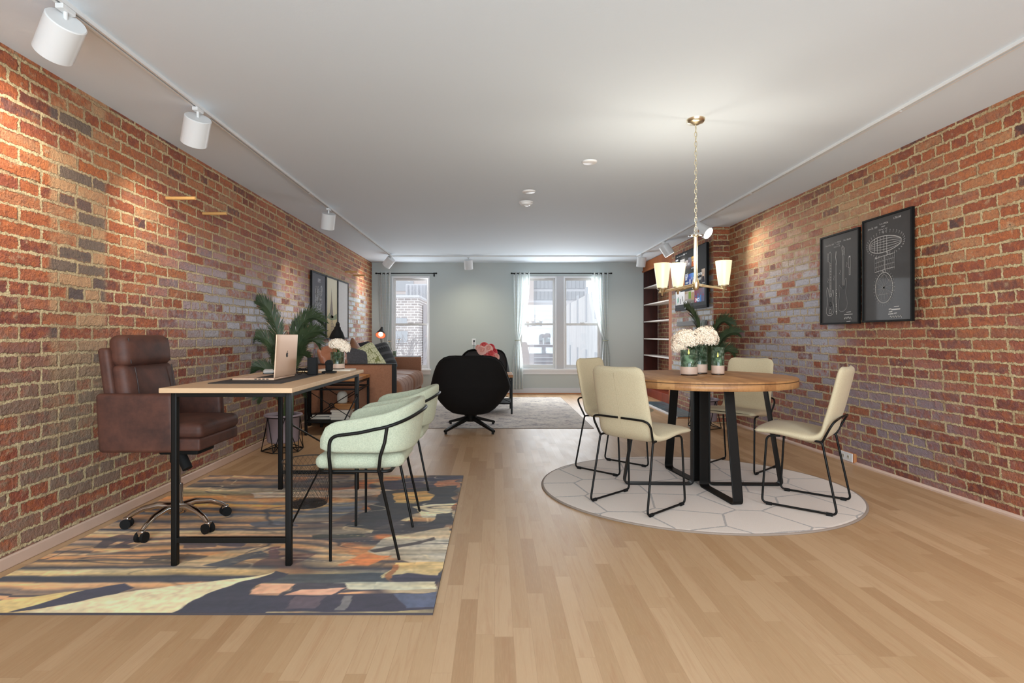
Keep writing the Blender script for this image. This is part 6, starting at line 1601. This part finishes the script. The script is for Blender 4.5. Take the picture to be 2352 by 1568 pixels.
for c, d in ((600, 622), (640, 662), (669, 688)):
    w_ = MB().box(ex(1225, Y), ex(1345, Y), Y-.1, Y, ez(d, Y), ez(c, Y)).build('window_band', m_glz, r)
    f = MB(); [f.box(ex(a, Y), ex(a+1.2, Y), Y-.16, Y-.1, ez(d, Y), ez(c, Y)) for a in range(1232, 1345, 9)]; f.build('mullions', mat('mullion_grey', (186, 190, 196), .6), w_)
Y = 40.0; r = thing('parking_garage', 'stepped parking garage decks below the high-rise', 'building', (0, 0, 0))
MB().box(ex(1226, Y), ex(1262, Y), Y, Y+5, GZ, ez(704, Y)).build('front', m_ext, r); MB().box(ex(1250, Y+1), ex(1300, Y+1), Y+1, Y+5, GZ, ez(706, Y)).build('side_block', m_ext, r)
for (a, b, c, d) in ((1227, 1272, 706, 713), (1228, 1246, 770, 782), (1254, 1269, 774, 786), (1228, 1250, 803, 812), (1254, 1270, 806, 812), (1228, 1246, 736, 742)):
    MB().box(ex(a, Y), ex(b, Y), Y-.1, Y, ez(d, Y), ez(c, Y)).build('opening', m_glz, r)
for c in (722, 730, 750, 790, 820, 828, 836): MB().box(ex(1227, Y), ex(1275, Y), Y-.25, Y-.1, ez(c+1.6, Y), ez(c, Y)).build('deck_edge', m_extw, r)
# white side building receding on the right
r = thing('white_side_building', 'long white building receding at the right of the paired window', 'building', (0, 0, 0))
xa, ya_, xb, yb_ = ex(1298, 38), 38, ex(1400, 15), 15
b = MB(); b.add([(xa, ya_, GZ), (xb, yb_, GZ), (xb+9, yb_, GZ), (xa+12, ya_, GZ), (xa, ya_, ez(703, 38)), (xb, yb_, ez(648, 15)), (xb+9, yb_, ez(648, 15)), (xa+12, ya_, ez(703, 38))], [(0, 1, 5, 4), (1, 2, 6, 5), (4, 5, 6, 7), (3, 0, 4, 7)])
N = NT('streaked_white_render'); mp = N.n('ShaderNodeMapping'); N.put(mp.inputs[0], N.obj()); mp.inputs['Scale'].default_value = (2, 2, .25); N.base(N.mix(N.mr(N.noise(mp.outputs[0], 2, 4, .7), .4, .75), lin((228, 230, 232)), lin((206, 208, 212)))); N.set(rough=.85)
b.build('wall', N.m, r)
dv = Vector((xb-xa, yb_-ya_, 0)).normalized(); nv_ = Vector((dv.y, -dv.x, 0)); nv_ = nv_ if nv_.x < 0 else -nv_
for t_ in (.25, .5, .7, .86):
    for zc in (-.8, 1.6):
        c = Vector((xa, ya_, zc))+Vector((xb-xa, yb_-ya_, 0))*t_; w2 = .35; f = MB(); p = [c-dv*w2+nv_*.03, c+dv*w2+nv_*.03, c+dv*w2+nv_*.03+Vector((0, 0, 1.3)), c-dv*w2+nv_*.03+Vector((0, 0, 1.3))]; f.add([q for q in p]+[q-nv_*.06 for q in p], [(0, 1, 2, 3), (0, 4, 5, 1), (1, 5, 6, 2), (2, 6, 7, 3), (3, 7, 4, 0)]); f.build('window', mat('pale_pane', (190, 196, 204), .4), r)
# bare tree
r = thing('bare_tree', 'bare winter tree in front of the brick building', 'tree', (ex(965, 15), 15.0, GZ))
b = MB(); rnd = random.Random(8)
def branch(p, d, L_, rad, dep):
    q = p+d*L_; b.tube([p, (p+q)/2+Vector((rnd.random()-.5, rnd.random()-.5, 0))*L_*.08, q], [rad, rad*.85, rad*.7], n=5, caps=False)
    if dep == 0: return
    for k in range(3 if dep > 1 else 4):
        dd = (d+Vector((rnd.random()-.5, (rnd.random()-.5)*.7, rnd.random()*.25))*1.15).normalized(); branch(q, dd, L_*(.62+.2*rnd.random()), rad*.62, dep-1)
branch(Vector((0, 0, 4.6)), Vector((-.05, 0, 1)), 1.1, .035, 5)
b.build('crown', mat('grey_bark', (168, 164, 166), .9), r); MB().tube([(0, 0, 0), (.05, 0, 2.5), (0, 0, 4.65)], [.13, .09, .05], n=8).build('trunk', mat('grey_bark', (168, 164, 166), .9), r)
